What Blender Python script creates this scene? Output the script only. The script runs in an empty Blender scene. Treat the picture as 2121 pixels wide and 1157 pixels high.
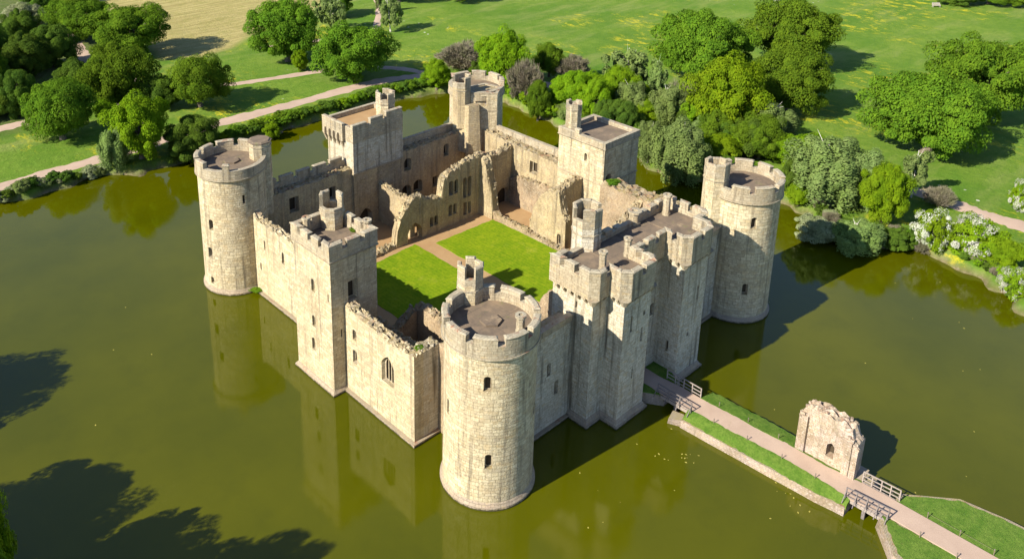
import bpy, bmesh, math, random
import numpy as np
from mathutils import Vector, Matrix
from math import radians, sin, cos, pi, atan2, sqrt

S = bpy.context.scene
COL = S.collection
# ---------------------------------------------------------------- camera, sky, sun, exposure
cam = bpy.data.cameras.new('camera'); camo = bpy.data.objects.new('camera', cam); COL.objects.link(camo)
camo.location = (-50.497, -49.011, 64.742)
_yaw, _pitch, _roll = 0.83842, 0.30808, 0.00393
_fw = Vector((cos(_pitch)*cos(_yaw), cos(_pitch)*sin(_yaw), -sin(_pitch)))
_rt = _fw.cross(Vector((0, 0, 1))).normalized(); _up = _rt.cross(_fw)
_r2 = _rt*cos(_roll) + _up*sin(_roll); _u2 = -_rt*sin(_roll) + _up*cos(_roll)
_m = Matrix((_r2, _u2, -_fw)).transposed()
camo.rotation_euler = _m.to_euler()
cam.sensor_width = 36.0
cam.lens = 36.0*1830.2/2121.0
cam.shift_x = (1060.5-911.445)/2121.0
cam.shift_y = -(578.5-126.158)/2121.0
cam.clip_start = 0.5; cam.clip_end = 6000
S.camera = camo

SUN_EL = radians(35.4); SUN_AZ = radians(172.8)      # azimuth of the sun counted from +X towards +Y
world = bpy.data.worlds.new('World'); S.world = world; world.use_nodes = True
_nt = world.node_tree
_bg = _nt.nodes.get('Background') or _nt.nodes.new('ShaderNodeBackground')
_sky = _nt.nodes.new('ShaderNodeTexSky'); _sky.sky_type = 'NISHITA'; _sky.sun_disc = False
_sky.sun_elevation = SUN_EL; _sky.sun_rotation = radians(90.0) - SUN_AZ
_sky.air_density = 0.65; _sky.dust_density = 0.15; _sky.ozone_density = 2.0
_nt.links.new(_sky.outputs[0], _bg.inputs[0]); _bg.inputs[1].default_value = 0.112
_out = _nt.nodes.get('World Output') or _nt.nodes.new('ShaderNodeOutputWorld')
_nt.links.new(_bg.outputs[0], _out.inputs[0])
sun = bpy.data.lights.new('sun', 'SUN'); sun.energy = 5.0; sun.angle = radians(0.5); sun.color = (1.0, 0.935, 0.78)
suno = bpy.data.objects.new('sun', sun); COL.objects.link(suno)
_d = Vector((-cos(SUN_EL)*cos(SUN_AZ), -cos(SUN_EL)*sin(SUN_AZ), -sin(SUN_EL)))
suno.rotation_euler = _d.to_track_quat('-Z', 'Y').to_euler(); suno.location = (-60, 10, 60)
S.view_settings.view_transform = 'Standard'; S.view_settings.look = 'None'
S.view_settings.exposure = 1.0; S.view_settings.gamma = 1.0; S.view_settings.use_curve_mapping = False

# ---------------------------------------------------------------- materials
class NT:
    """small helper for writing node materials"""
    def __init__(self, name):
        self.m = bpy.data.materials.new(name); self.m.use_nodes = True
        self.t = self.m.node_tree; self.t.nodes.clear()
        self.out = self.n('ShaderNodeOutputMaterial')
    def n(self, typ, **kw):
        x = self.t.nodes.new(typ)
        for k, v in kw.items():
            if hasattr(x, k) and not k[0].isupper() and k not in x.inputs: setattr(x, k, v)
            else: self.set(x, k, v)
        return x
    def set(self, x, k, v):
        s = x.inputs[k]
        if isinstance(v, bpy.types.NodeSocket): self.t.links.new(v, s)
        elif isinstance(v, (tuple, list)) and s.type == 'RGBA' and len(v) == 3: s.default_value = (*v, 1)
        else: s.default_value = v
    def noise(self, vec, scale, detail=4, rough=.55):
        return self.n('ShaderNodeTexNoise', Vector=vec, Scale=scale, Detail=detail, Roughness=rough).outputs[0]
    def ramp(self, fac, a, b, ca=(0, 0, 0), cb=(1, 1, 1)):
        r = self.n('ShaderNodeValToRGB', Fac=fac); e = r.color_ramp.elements
        e[0].position = a; e[0].color = (*ca, 1); e[1].position = b; e[1].color = (*cb, 1)
        return r.outputs[0]
    def mix(self, fac, a, b, mode='MIX'):
        r = self.t.nodes.new('ShaderNodeMix'); r.data_type = 'RGBA'; r.blend_type = mode
        for s, v in ((r.inputs[0], fac), (r.inputs[6], a), (r.inputs[7], b)):
            if isinstance(v, bpy.types.NodeSocket): self.t.links.new(v, s)
            elif isinstance(v, (tuple, list)): s.default_value = (*v, 1)
            else: s.default_value = v
        return r.outputs[2]
    def math(self, op, a, b=0.0):
        r = self.t.nodes.new('ShaderNodeMath'); r.operation = op
        for s, v in ((r.inputs[0], a), (r.inputs[1], b)):
            if isinstance(v, bpy.types.NodeSocket): self.t.links.new(v, s)
            else: s.default_value = v
        return r.outputs[0]
    def bump(self, h, strength, dist, normal=None):
        b = self.n('ShaderNodeBump', Height=h, Strength=strength, Distance=dist)
        if normal is not None: self.set(b, 'Normal', normal)
        return b.outputs[0]
    def scaled(self, vec, sc):
        mp = self.n('ShaderNodeMapping', Vector=vec); mp.inputs['Scale'].default_value = sc
        return mp.outputs[0]
    def finish(self, color, rough=.9, normal=None, **kw):
        b = self.n('ShaderNodeBsdfPrincipled'); self.set(b, 'Base Color', color); self.set(b, 'Roughness', rough)
        if normal is not None: self.set(b, 'Normal', normal)
        if 'IOR' not in kw: self.set(b, 'Specular IOR Level', .12)
        for k, v in kw.items(): self.set(b, k.replace('_', ' '), v)
        self.t.links.new(b.outputs[0], self.out.inputs[0]); return self.m

def stone(name, c1, c2, mortar, bw=.85, rh=.42, grey=.35, stain=.3, dist=.05, top=(.22, .17, .08), rubble=0.0):
    k = NT(name)
    tc = k.n('ShaderNodeTexCoord'); uv = tc.outputs['UV']; geo = k.n('ShaderNodeNewGeometry'); P = geo.outputs['Position']
    wob = k.n('ShaderNodeTexNoise', Vector=P, Scale=.9, Detail=3.0).outputs[1]
    wobc = k.n('ShaderNodeVectorMath', operation='MULTIPLY_ADD')
    k.t.links.new(wob, wobc.inputs[0]); wobc.inputs[1].default_value = (dist*2.4, dist, 0)
    k.t.links.new(uv, wobc.inputs[2]); v2 = wobc.outputs[0]
    def brick(c1, c2, cm, bias, off=.5, bw=bw, rh=rh):
        b = k.n('ShaderNodeTexBrick', Vector=v2, Color1=c1, Color2=c2, Mortar=cm, Scale=1.0)
        b.inputs['Mortar Size'].default_value = .014; b.inputs['Mortar Smooth'].default_value = .35
        b.inputs['Bias'].default_value = bias; b.inputs['Brick Width'].default_value = bw; b.inputs['Row Height'].default_value = rh
        b.offset = off; b.offset_frequency = 2; b.squash = .72; b.squash_frequency = 3
        return b
    b = brick(c1, c2, mortar, -.1)
    b2 = brick(c1, c2, mortar, .05, .42, bw*.72, rh*.73)
    pm = k.ramp(k.noise(P, .24, 5, .6), .50, .53)
    col = k.mix(pm, b.outputs[0], b2.outputs[0]); groove = k.n('ShaderNodeSeparateColor', Color=k.mix(pm, b.outputs[1], b2.outputs[1])).outputs[0]
    col = k.mix(k.math('MULTIPLY', k.math('MULTIPLY', groove, k.ramp(k.noise(P, .8, 4), .45, .6)), .5), col, k.mix(.5, c1, c2))
    # courses weather unevenly: single blocks lighter, warmer or worn back
    # a second scatter of odd ochre and grey blocks
    odd = k.n('ShaderNodeTexVoronoi', Vector=k.scaled(v2, (1/bw, 1/rh, 1)), Scale=1.5).outputs[1]
    oddm = k.n('ShaderNodeSeparateColor', Color=odd).outputs[0]
    col = k.mix(k.math('MULTIPLY', k.ramp(oddm, .86, .9), .45), col, (.50, .36, .19))
    col = k.mix(k.math('MULTIPLY', k.ramp(k.n('ShaderNodeSeparateColor', Color=odd).outputs[1], .84, .88), .35), col, (.30, .25, .19))
    if rubble:
        vr = k.n('ShaderNodeTexVoronoi', Vector=k.scaled(P, (1, 1, 1.6)), Scale=3.4)
        rc = k.mix(k.n('ShaderNodeSeparateColor', Color=vr.outputs[1]).outputs[0], c1, (.25, .17, .10))
        rc = k.mix(k.ramp(vr.outputs[0], .25, .5), rc, (.19, .14, .09))
        col = k.mix(k.math('MULTIPLY', k.ramp(k.noise(P, .45, 5), .42, .62), rubble), col, rc)
    # large scale weathering, lichen patches, downward streaks
    col = k.mix(k.math('MULTIPLY', k.ramp(k.noise(P, .33, 8, .72), .46, .78), grey), col, (.22, .19, .15))
    col = k.mix(k.math('MULTIPLY', k.ramp(k.noise(P, 2.1, 7, .75), .55, .72), .42), col, (.19, .14, .085))
    col = k.mix(k.math('MULTIPLY', k.ramp(k.noise(P, .9, 8, .78), .50, .72), .35), col, (.64, .57, .45))
    st = k.noise(k.scaled(P, (1.5, 1.5, .075)), 1.0, 4, .6)
    col = k.mix(k.math('MULTIPLY', k.ramp(st, .53, .68), stain), col, (.085, .075, .06))
    wm = k.ramp(k.noise(P, .16, 5, .6), .40, .68)
    col = k.mix(k.math('MULTIPLY', wm, .30), col, (.53, .40, .235))
    pit = k.ramp(k.noise(k.scaled(P, (1, 1, .8)), 3.6, 7, .85), .53, .62)
    col = k.mix(k.math('MULTIPLY', pit, .7), col, (.20, .145, .085))
    # moss and lichen lie on upward faces
    nz = k.n('ShaderNodeSeparateXYZ', Vector=geo.outputs['Normal']).outputs[2]
    moss = k.mix(k.ramp(k.noise(P, 1.5, 5, .7), .42, .6), top, (.30, .255, .19))
    moss = k.mix(k.ramp(k.noise(P, .8, 4, .7), .56, .66), moss, (.27, .13, .08))
    col = k.mix(k.math('MULTIPLY', k.ramp(nz, .45, .8), .85), col, moss)
    if name == 'plinth_stone':      # wet algae band at the waterline
        zz = k.math('ADD', k.n('ShaderNodeSeparateXYZ', Vector=P).outputs[2], k.math('MULTIPLY', k.math('SUBTRACT', k.noise(P, 2.5, 4), .5), .35))
        col = k.mix(k.ramp(zz, .12, .22, (1, 1, 1), (0, 0, 0)), col, (.055, .05, .022))
    fine = k.noise(P, 7.0, 5, .7)
    h = k.math('ADD', k.math('MULTIPLY', groove, -1.0), k.math('MULTIPLY', fine, .9))
    h = k.math('ADD', h, k.math('MULTIPLY', k.noise(P, 1.7, 4), .9))
    nor = k.bump(h, .75, .09)
    return k.finish(col, .93, nor)

M = {}
M['stone'] = stone('ashlar_stone', (.61, .52, .35), (.41, .335, .21), (.14, .11, .07), grey=.55, stain=.65)
M['stone_weathered_shade'] = stone('weathered_shade_ashlar', (.60, .54, .43), (.44, .40, .32), (.19, .17, .13), .8, .42, grey=.45, stain=.9)  # streak stains plus the grey, lightened tone of shaded fronts put into the colour
M['inner'] = stone('inner_wall_stone', (.53, .425, .25), (.36, .285, .165), (.19, .145, .09), .7, .3, grey=.55, stain=.55, dist=.1, rubble=.6)
M['rubble'] = stone('rubble_wall', (.43, .33, .22), (.33, .23, .15), (.18, .125, .085), .5, .22, grey=.25, stain=.2, dist=.16, top=(.20, .16, .06), rubble=1.0)
M['plinth'] = stone('plinth_stone', (.30, .24, .19), (.37, .29, .22), (.15, .115, .09), .6, .3, grey=.6, stain=.35, top=(.33, .27, .19))
M['parapet'] = stone('parapet_stone', (.44, .375, .27), (.32, .265, .185), (.15, .12, .08), .8, .36, grey=.8, stain=.7, top=(.38, .335, .25))
M['barbican'] = stone('barbican_stone', (.54, .44, .38), (.40, .31, .265), (.18, .135, .11), .5, .26, grey=.45, stain=.45, dist=.14, top=(.27, .19, .13), rubble=.8)
M['bank_wall'] = stone('bank_wall_stone', (.42, .345, .31), (.29, .225, .20), (.16, .13, .11), .42, .19, grey=.55, stain=.4, dist=.16, top=(.3, .25, .14), rubble=.85)

def simple(name, col, rough=.9, var=.25, scale=3.0, bump=.02):
    k = NT(name); P = k.n('ShaderNodeNewGeometry').outputs['Position']
    n = k.noise(P, scale, 6, .65)
    a = tuple(c*(1-var) for c in col); b = tuple(min(1, c*(1+var)) for c in col)
    return k.finish(k.ramp(n, .3, .7, a, b), rough, k.bump(n, .6, bump))
M['void'] = simple('dark_opening', (.06, .045, .03), .95)  # dark colour stands in for the shade inside unglazed openings
M['timber'] = simple('weathered_timber', (.30, .25, .22), .85, .3, 6)
M['timber_dark'] = simple('dark_rail_timber', (.17, .145, .14), .85, .3, 6)
M['rope'] = simple('pale_rope', (.17, .14, .095), .9)
M['bark'] = simple('tree_bark', (.16, .13, .10), .95, .4, 5, .05)
M['bark_pale'] = simple('pale_bark', (.55, .51, .45), .9, .35, 3, .03)
M['bench_wood'] = simple('grey_bench_wood', (.42, .36, .33), .85, .2, 5)

def roof_mat():
    k = NT('roof_sheet'); tc = k.n('ShaderNodeTexCoord'); geo = k.n('ShaderNodeNewGeometry'); P = geo.outputs['Position']
    b = k.n('ShaderNodeTexBrick', Vector=P, Color1=(.165, .125, .092), Color2=(.14, .108, .083), Mortar=(.10, .08, .065), Scale=1.0)
    b.inputs['Brick Width'].default_value = 5.2; b.inputs['Row Height'].default_value = 2.6; b.inputs['Mortar Size'].default_value = .035
    col = k.mix(k.math('MULTIPLY', k.ramp(k.noise(P, .6, 6, .7), .45, .65), .55), b.outputs[0], (.27, .195, .13))
    col = k.mix(k.math('MULTIPLY', k.ramp(k.noise(P, 2.2, 6, .75), .55, .68), .5), col, (.115, .10, .088))
    col = k.mix(k.math('MULTIPLY', k.ramp(k.noise(P, 1.1, 6, .75), .6, .66), .5), col, (.16, .17, .06))
    col = k.mix(k.math('MULTIPLY', k.ramp(k.noise(P, .35, 8, .8), .52, .6), .45), col, (.085, .07, .062))
    col = k.mix(k.math('MULTIPLY', k.ramp(k.noise(P, .5, 8, .8), .60, .66), .7), col, (.33, .25, .16))
    return k.finish(col, .85, k.bump(k.noise(P, 5, 5), .5, .04))
M['roof'] = roof_mat()

def gravel(name, c, c2):
    k = NT(name); P = k.n('ShaderNodeNewGeometry').outputs['Position']
    col = k.mix(k.ramp(k.noise(P, .35, 6, .65), .38, .66), c, c2)
    col = k.mix(k.math('MULTIPLY', k.ramp(k.noise(P, 9, 4, .8), .45, .7), .35), col, tuple(x*.62 for x in c))
    col = k.mix(k.math('MULTIPLY', k.ramp(k.noise(P, 1.6, 5, .7), .62, .75), .3), col, (.20, .2, .08))
    return k.finish(col, .95, k.bump(k.noise(P, 14, 3), .5, .02))
M['court'] = gravel('courtyard_gravel', (.36, .235, .12), (.31, .19, .095))
M['path'] = gravel('pink_gravel', (.44, .325, .255), (.38, .275, .215))
M['bare_earth'] = gravel('bare_bank_earth', (.36, .29, .22), (.28, .22, .15))

def lawn_mat():
    k = NT('mown_lawn'); P = k.n('ShaderNodeNewGeometry').outputs['Position']
    col = k.mix(k.ramp(k.noise(P, .35, 6, .7), .36, .66), (.105, .185, .002), (.17, .235, .004))
    col = k.mix(k.math('MULTIPLY', k.ramp(k.noise(P, 2.4, 6, .8), .42, .68), .75), col, (.07, .135, .002))
    col = k.mix(k.math('MULTIPLY', k.ramp(k.noise(P, 1.0, 6, .8), .50, .68), .65), col, (.25, .275, .012))
    mow = k.n('ShaderNodeTexWave', Vector=P, Scale=.55, Distortion=1.2, Detail=2.0).outputs[1]
    col = k.mix(k.math('MULTIPLY', k.ramp(mow, .35, .65), .16), col, (.21, .28, .012))
    worn = k.math('MULTIPLY', k.ramp(k.noise(P, .28, 5, .7), .58, .70), k.ramp(k.noise(P, 3.5, 5, .8), .42, .6))
    col = k.mix(k.math('MULTIPLY', worn, .55), col, (.33, .30, .06))
    return k.finish(col, .95, k.bump(k.noise(P, 8, 5, .8), .8, .06))
M['lawn'] = lawn_mat()

def verge_mat():
    k = NT('rough_verge_grass'); P = k.n('ShaderNodeNewGeometry').outputs['Position']
    col = k.mix(k.ramp(k.noise(P, .8, 6, .7), .36, .66), (.075, .15, .016), (.145, .215, .035))
    col = k.mix(k.math('MULTIPLY', k.ramp(k.noise(P, 4.5, 5, .8), .45, .68), .7), col, (.035, .085, .010))
    col = k.mix(k.math('MULTIPLY', k.ramp(k.noise(P, 1.7, 6, .8), .6, .74), .45), col, (.25, .25, .07))
    return k.finish(col, .95, k.bump(k.noise(P, 6, 5, .8), .9, .12))
M['verge'] = verge_mat()

def meadow_mat():
    k = NT('meadow_ground'); geo = k.n('ShaderNodeNewGeometry'); P = geo.outputs['Position']
    at = k.n('ShaderNodeAttribute'); at.attribute_name = 'zone'
    sep = k.n('ShaderNodeSeparateColor', Color=at.outputs[0])
    g = k.mix(k.ramp(k.noise(P, .05, 7, .65), .36, .66), (.078, .16, .014), (.15, .22, .028))
    g = k.mix(k.math('MULTIPLY', k.ramp(k.noise(P, .5, 6, .75), .42, .68), .6), g, (.06, .14, .008))
    g = k.mix(k.math('MULTIPLY', k.ramp(k.noise(k.scaled(P, (.25, 1.0, 1)), .14, 6, .7), .50, .70), .65), g, (.225, .25, .07))
    # buttercup drifts and daisies
    patch = k.ramp(k.noise(k.scaled(P, (1.0, .7, 1)), .045, 4, .6), .50, .60)
    fl = k.ramp(k.noise(k.scaled(P, (1.5, .8, 1)), .30, 6, .85), .52, .60)
    g = k.mix(k.math('MULTIPLY', k.math('MULTIPLY', patch, fl), .8), g, (.50, .43, .02))
    dz = k.ramp(k.n('ShaderNodeTexVoronoi', Vector=P, Scale=.42).outputs[0], .10, .13, (1, 1, 1), (0, 0, 0))
    dp = k.ramp(k.noise(P, .035, 3, .5), .60, .66)
    g = k.mix(k.math('MULTIPLY', k.math('MULTIPLY', dz, dp), .8), g, (.6, .58, .5))
    # mown hay
    stripes = k.noise(k.scaled(P, (.05, 1.1, 1)), .9, 5, .6)
    hay = k.mix(k.ramp(stripes, .36, .64), (.26, .215, .08), (.38, .32, .13))
    hay = k.mix(k.math('MULTIPLY', k.ramp(k.noise(P, .3, 6, .75), .46, .66), .5), hay, (.19, .19, .045))
    g = k.mix(sep.outputs[0], g, hay)
    # muddy bank below the grass edge
    mud = k.mix(k.ramp(k.noise(P, .9, 5, .7), .4, .62), (.10, .085, .04), (.19, .15, .095))
    g = k.mix(sep.outputs[1], g, mud)
    # darker ground under the wood
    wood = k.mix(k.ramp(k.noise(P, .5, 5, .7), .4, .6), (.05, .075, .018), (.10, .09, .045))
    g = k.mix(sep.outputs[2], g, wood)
    nb = k.bump(k.noise(P, 1.1, 8, .75), .9, .35)
    return k.finish(g, .95, nb)
M['meadow'] = meadow_mat()

def water_mat():
    k = NT('moat_water'); P = k.n('ShaderNodeNewGeometry').outputs['Position']
    base = k.mix(k.ramp(k.noise(P, .03, 5, .6), .35, .68), (.047, .053, .0003), (.074, .076, .0004))
    base = k.mix(k.math('MULTIPLY', k.ramp(k.noise(P, .22, 6, .7), .5, .75), .3), base, (.040, .046, .001))
    scum = k.math('MULTIPLY', k.ramp(k.noise(P, .09, 8, .75), .58, .70), k.ramp(k.noise(P, 2.5, 5, .8), .5, .62))
    base = k.mix(k.math('MULTIPLY', scum, .25), base, (.11, .105, .02))
    wind = k.ramp(k.noise(k.scaled(P, (1, .5, 1)), .045, 5, .6), .42, .62)
    h = k.math('ADD', k.noise(k.scaled(P, (1, 1.7, 1)), 2.2, 5, .65), k.math('MULTIPLY', k.noise(P, .3, 3), 1.2))
    nor = k.bump(k.math('MULTIPLY', h, k.math('ADD', k.math('MULTIPLY', wind, .8), .35)), .06, .05)
    return k.finish(base, k.math('ADD', k.math('MULTIPLY', wind, .06), .025), nor, IOR=1.47, Specular_Tint=(1.0, .99, .78))
M['water'] = water_mat()

def leaf_mat(name, c1, c2, c3, trans=.24):
    k = NT(name); geo = k.n('ShaderNodeNewGeometry'); oi = k.n('ShaderNodeObjectInfo')
    col = k.mix(geo.outputs['Random Per Island'], c1, c2)
    P = geo.outputs['Position']
    col = k.mix(k.math('MULTIPLY', k.ramp(k.noise(P, .55, 4, .65), .42, .62), .65), col, c3)
    col = k.mix(k.math('MULTIPLY', k.ramp(k.noise(P, .22, 3, .6), .45, .65), .4), col, k.mix(.5, c2, (.19, .27, .02)) if 'blossom' not in name and 'twig' not in name else col)
    hs = k.n('ShaderNodeHueSaturation', Color=col)
    k.set(hs, 'Hue', k.math('ADD', k.math('MULTIPLY', oi.outputs['Random'], .022), .499))
    k.set(hs, 'Value', k.math('ADD', k.math('MULTIPLY', oi.outputs['Random'], .3), .85))
    d = k.n('ShaderNodeBsdfDiffuse', Color=hs.outputs[0]); t = k.n('ShaderNodeBsdfTranslucent', Color=hs.outputs[0])
    m = k.n('ShaderNodeMixShader', Fac=trans); k.t.links.new(d.outputs[0], m.inputs[1]); k.t.links.new(t.outputs[0], m.inputs[2])
    k.t.links.new(m.outputs[0], k.out.inputs[0]); return k.m
M['leaf_oak'] = leaf_mat('oak_leaves', (.085, .155, .012), (.145, .215, .014), (.05, .10, .010))
M['leaf_light'] = leaf_mat('bright_leaves', (.145, .24, .008), (.215, .295, .010), (.09, .17, .008))
M['leaf_dark'] = leaf_mat('dark_leaves', (.07, .125, .018), (.11, .165, .020), (.045, .085, .014))
M['leaf_willow'] = leaf_mat('willow_leaves', (.145, .195, .055), (.215, .26, .085), (.095, .14, .04))
M['leaf_pale'] = leaf_mat('silver_leaves', (.25, .27, .14), (.36, .37, .22), (.16, .19, .08))
M['twig'] = leaf_mat('grey_twigs', (.21, .175, .125), (.27, .23, .18), (.13, .14, .06), .1)
M['petal_white'] = leaf_mat('white_blossom', (.48, .48, .41), (.60, .59, .53), (.28, .32, .17), .2)
M['petal_pink'] = leaf_mat('pink_blossom', (.50, .38, .36), (.60, .48, .46), (.35, .30, .2), .2)

# ---------------------------------------------------------------- object helpers
def tag(o, label=None, cat=None, group=None, kind=None):
    if label: o['label'] = label
    if cat: o['category'] = cat
    if group: o['group'] = group
    if kind: o['kind'] = kind
    return o
def empty(name, loc, label, cat, group=None):
    o = bpy.data.objects.new(name, None); COL.objects.link(o); o.location = loc; o.empty_display_size = .5
    return tag(o, label, cat, group)
def uvs(me, cyl=None):
    if not me.uv_layers: me.uv_layers.new(name='UVMap')
    uv = me.uv_layers[0].data
    for p in me.polygons:
        n = p.normal
        for li in p.loop_indices:
            v = me.vertices[me.loops[li].vertex_index].co
            if abs(n.z) > .72: uv[li].uv = (v.x, v.y)
            elif cyl is not None:
                a = atan2(v.y-cyl[1], v.x-cyl[0]); ca = atan2(p.center.y-cyl[1], p.center.x-cyl[0])
                if a-ca > pi: a -= 2*pi
                if ca-a > pi: a += 2*pi
                uv[li].uv = (a*cyl[2], v.z)
            else:
                l = sqrt(n.x*n.x+n.y*n.y) or 1
                uv[li].uv = ((-n.y*v.x + n.x*v.y)/l, v.z)
def obj(name, bm, mat, parent=None, cyl=None, cutters=None, smooth=False, extra=None):
    """links a bmesh in WORLD coordinates as one object (child keeps its world place)"""
    bmesh.ops.recalc_face_normals(bm, faces=bm.faces[:])
    me = bpy.data.meshes.new(name); bm.to_mesh(me); bm.free()
    o = bpy.data.objects.new(name, me); COL.objects.link(o)
    if cutters is not None and len(cutters.verts):
        bmesh.ops.recalc_face_normals(cutters, faces=cutters.faces[:])
        cm = bpy.data.meshes.new('cutter'); cutters.to_mesh(cm)
        co = bpy.data.objects.new('cutter', cm); COL.objects.link(co)
        md = o.modifiers.new('cut', 'BOOLEAN'); md.operation = 'DIFFERENCE'; md.solver = 'EXACT'; md.object = co
        dg = bpy.context.evaluated_depsgraph_get(); dg.update()
        nm = bpy.data.meshes.new_from_object(o.evaluated_get(dg)); o.modifiers.clear(); o.data = nm
        bpy.data.meshes.remove(me); bpy.data.objects.remove(co); bpy.data.meshes.remove(cm); nm.name = name; me = nm
    if cutters is not None: cutters.free()
    if extra is not None:
        b2 = bmesh.new(); b2.from_mesh(me); extra(b2); b2.to_mesh(me); b2.free()
    me.materials.clear()
    for mm in (mat if isinstance(mat, (list, tuple)) else [mat]): me.materials.append(mm)
    uvs(me, cyl)
    if smooth:
        for p in me.polygons: p.use_smooth = True
        me.set_sharp_from_angle(angle=radians(35))
    if parent is not None:
        o.parent = parent
        if parent.type == 'EMPTY' and parent.parent is None:
            off = Vector(parent.location)
        else:
            off = Vector((0, 0, 0)); q = parent
            while q is not None: off += Vector(q.location); q = q.parent
        for v in me.vertices: v.co -= off
    return o
def prism(bm, pts, z0, z1, pts2=None):
    """closed prism from a plan polygon; z0/z1 may be lists; pts2 the top polygon"""
    pts2 = pts2 or pts; n = len(pts)
    zb = z0 if isinstance(z0, (list, tuple)) else [z0]*n; zt = z1 if isinstance(z1, (list, tuple)) else [z1]*n
    a = [bm.verts.new((p[0], p[1], zb[i])) for i, p in enumerate(pts)]
    b = [bm.verts.new((p[0], p[1], zt[i])) for i, p in enumerate(pts2)]
    bm.faces.new(a[::-1]); bm.faces.new(b)
    for i in range(n): bm.faces.new((a[i], a[(i+1) % n], b[(i+1) % n], b[i]))
    return bm
def box(bm, x0, x1, y0, y1, z0, z1):
    return prism(bm, [(x0, y0), (x1, y0), (x1, y1), (x0, y1)], z0, z1)
def beam(bm, a, b, w, h=None):
    a = Vector(a); b = Vector(b); d = (b-a).normalized(); h = h or w
    s = d.cross(Vector((0, 0, 1)))
    s = s.normalized() if s.length > 1e-4 else Vector((1, 0, 0))
    u = s.cross(d).normalized()
    vs = [bm.verts.new(p + s*(i*w/2) + u*(j*h/2)) for p in (a, b) for i, j in ((-1, -1), (1, -1), (1, 1), (-1, 1))]
    bm.faces.new(vs[3::-1]); bm.faces.new(vs[4:])
    for i in range(4): bm.faces.new((vs[i], vs[(i+1) % 4], vs[4+(i+1) % 4], vs[4+i]))
def circle(c, r, n=96, ph=0.0):
    return [(c[0]+r*cos(ph+2*pi*i/n), c[1]+r*sin(ph+2*pi*i/n)) for i in range(n)]
def tube(bm, path, radii, n=7):
    rings = []
    for i, p in enumerate(path):
        p = Vector(p); d = (Vector(path[min(i+1, len(path)-1)])-Vector(path[max(i-1, 0)])).normalized()
        s = d.cross(Vector((.3, 1, .2))).normalized(); u = d.cross(s)
        rings.append([bm.verts.new(p + (s*cos(2*pi*k/n)+u*sin(2*pi*k/n))*radii[i]) for k in range(n)])
    for a, b in zip(rings, rings[1:]):
        for k in range(n): bm.faces.new((a[k], a[(k+1) % n], b[(k+1) % n], b[k]))
    bm.faces.new(rings[0][::-1]); bm.faces.new(rings[-1])
def offset(poly, d):
    """inward offset of a counter-clockwise polygon"""
    n = len(poly); out = []
    for i in range(n):
        p0 = Vector(poly[i-1]); p1 = Vector(poly[i]); p2 = Vector(poly[(i+1) % n])
        e1 = (p1-p0).normalized(); e2 = (p2-p1).normalized()
        n1 = Vector((-e1.y, e1.x)); n2 = Vector((-e2.y, e2.x))
        m = (n1+n2); m = m/max(m.length_squared, .2)*2*d if False else (n1+n2)*(d/max(1+n1.dot(n2), .25))
        out.append((p1.x+m.x, p1.y+m.y))
    return out
def ring_band(bm, po, pi_, z0, z1, po_b=None):
    """closed band between an outer and an inner polygon"""
    n = len(po); po_b = po_b or po
    A = [bm.verts.new((*p, z0)) for p in po_b]; B = [bm.verts.new((*p, z1)) for p in po]
    Cc = [bm.verts.new((*p, z1)) for p in pi_]; D = [bm.verts.new((*p, z0)) for p in pi_]
    for i in range(n):
        j = (i+1) % n
        for q in ((A[i], A[j], B[j], B[i]), (B[i], B[j], Cc[j], Cc[i]), (Cc[i], Cc[j], D[j], D[i]), (D[i], D[j], A[j], A[i])): bm.faces.new(q)

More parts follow.
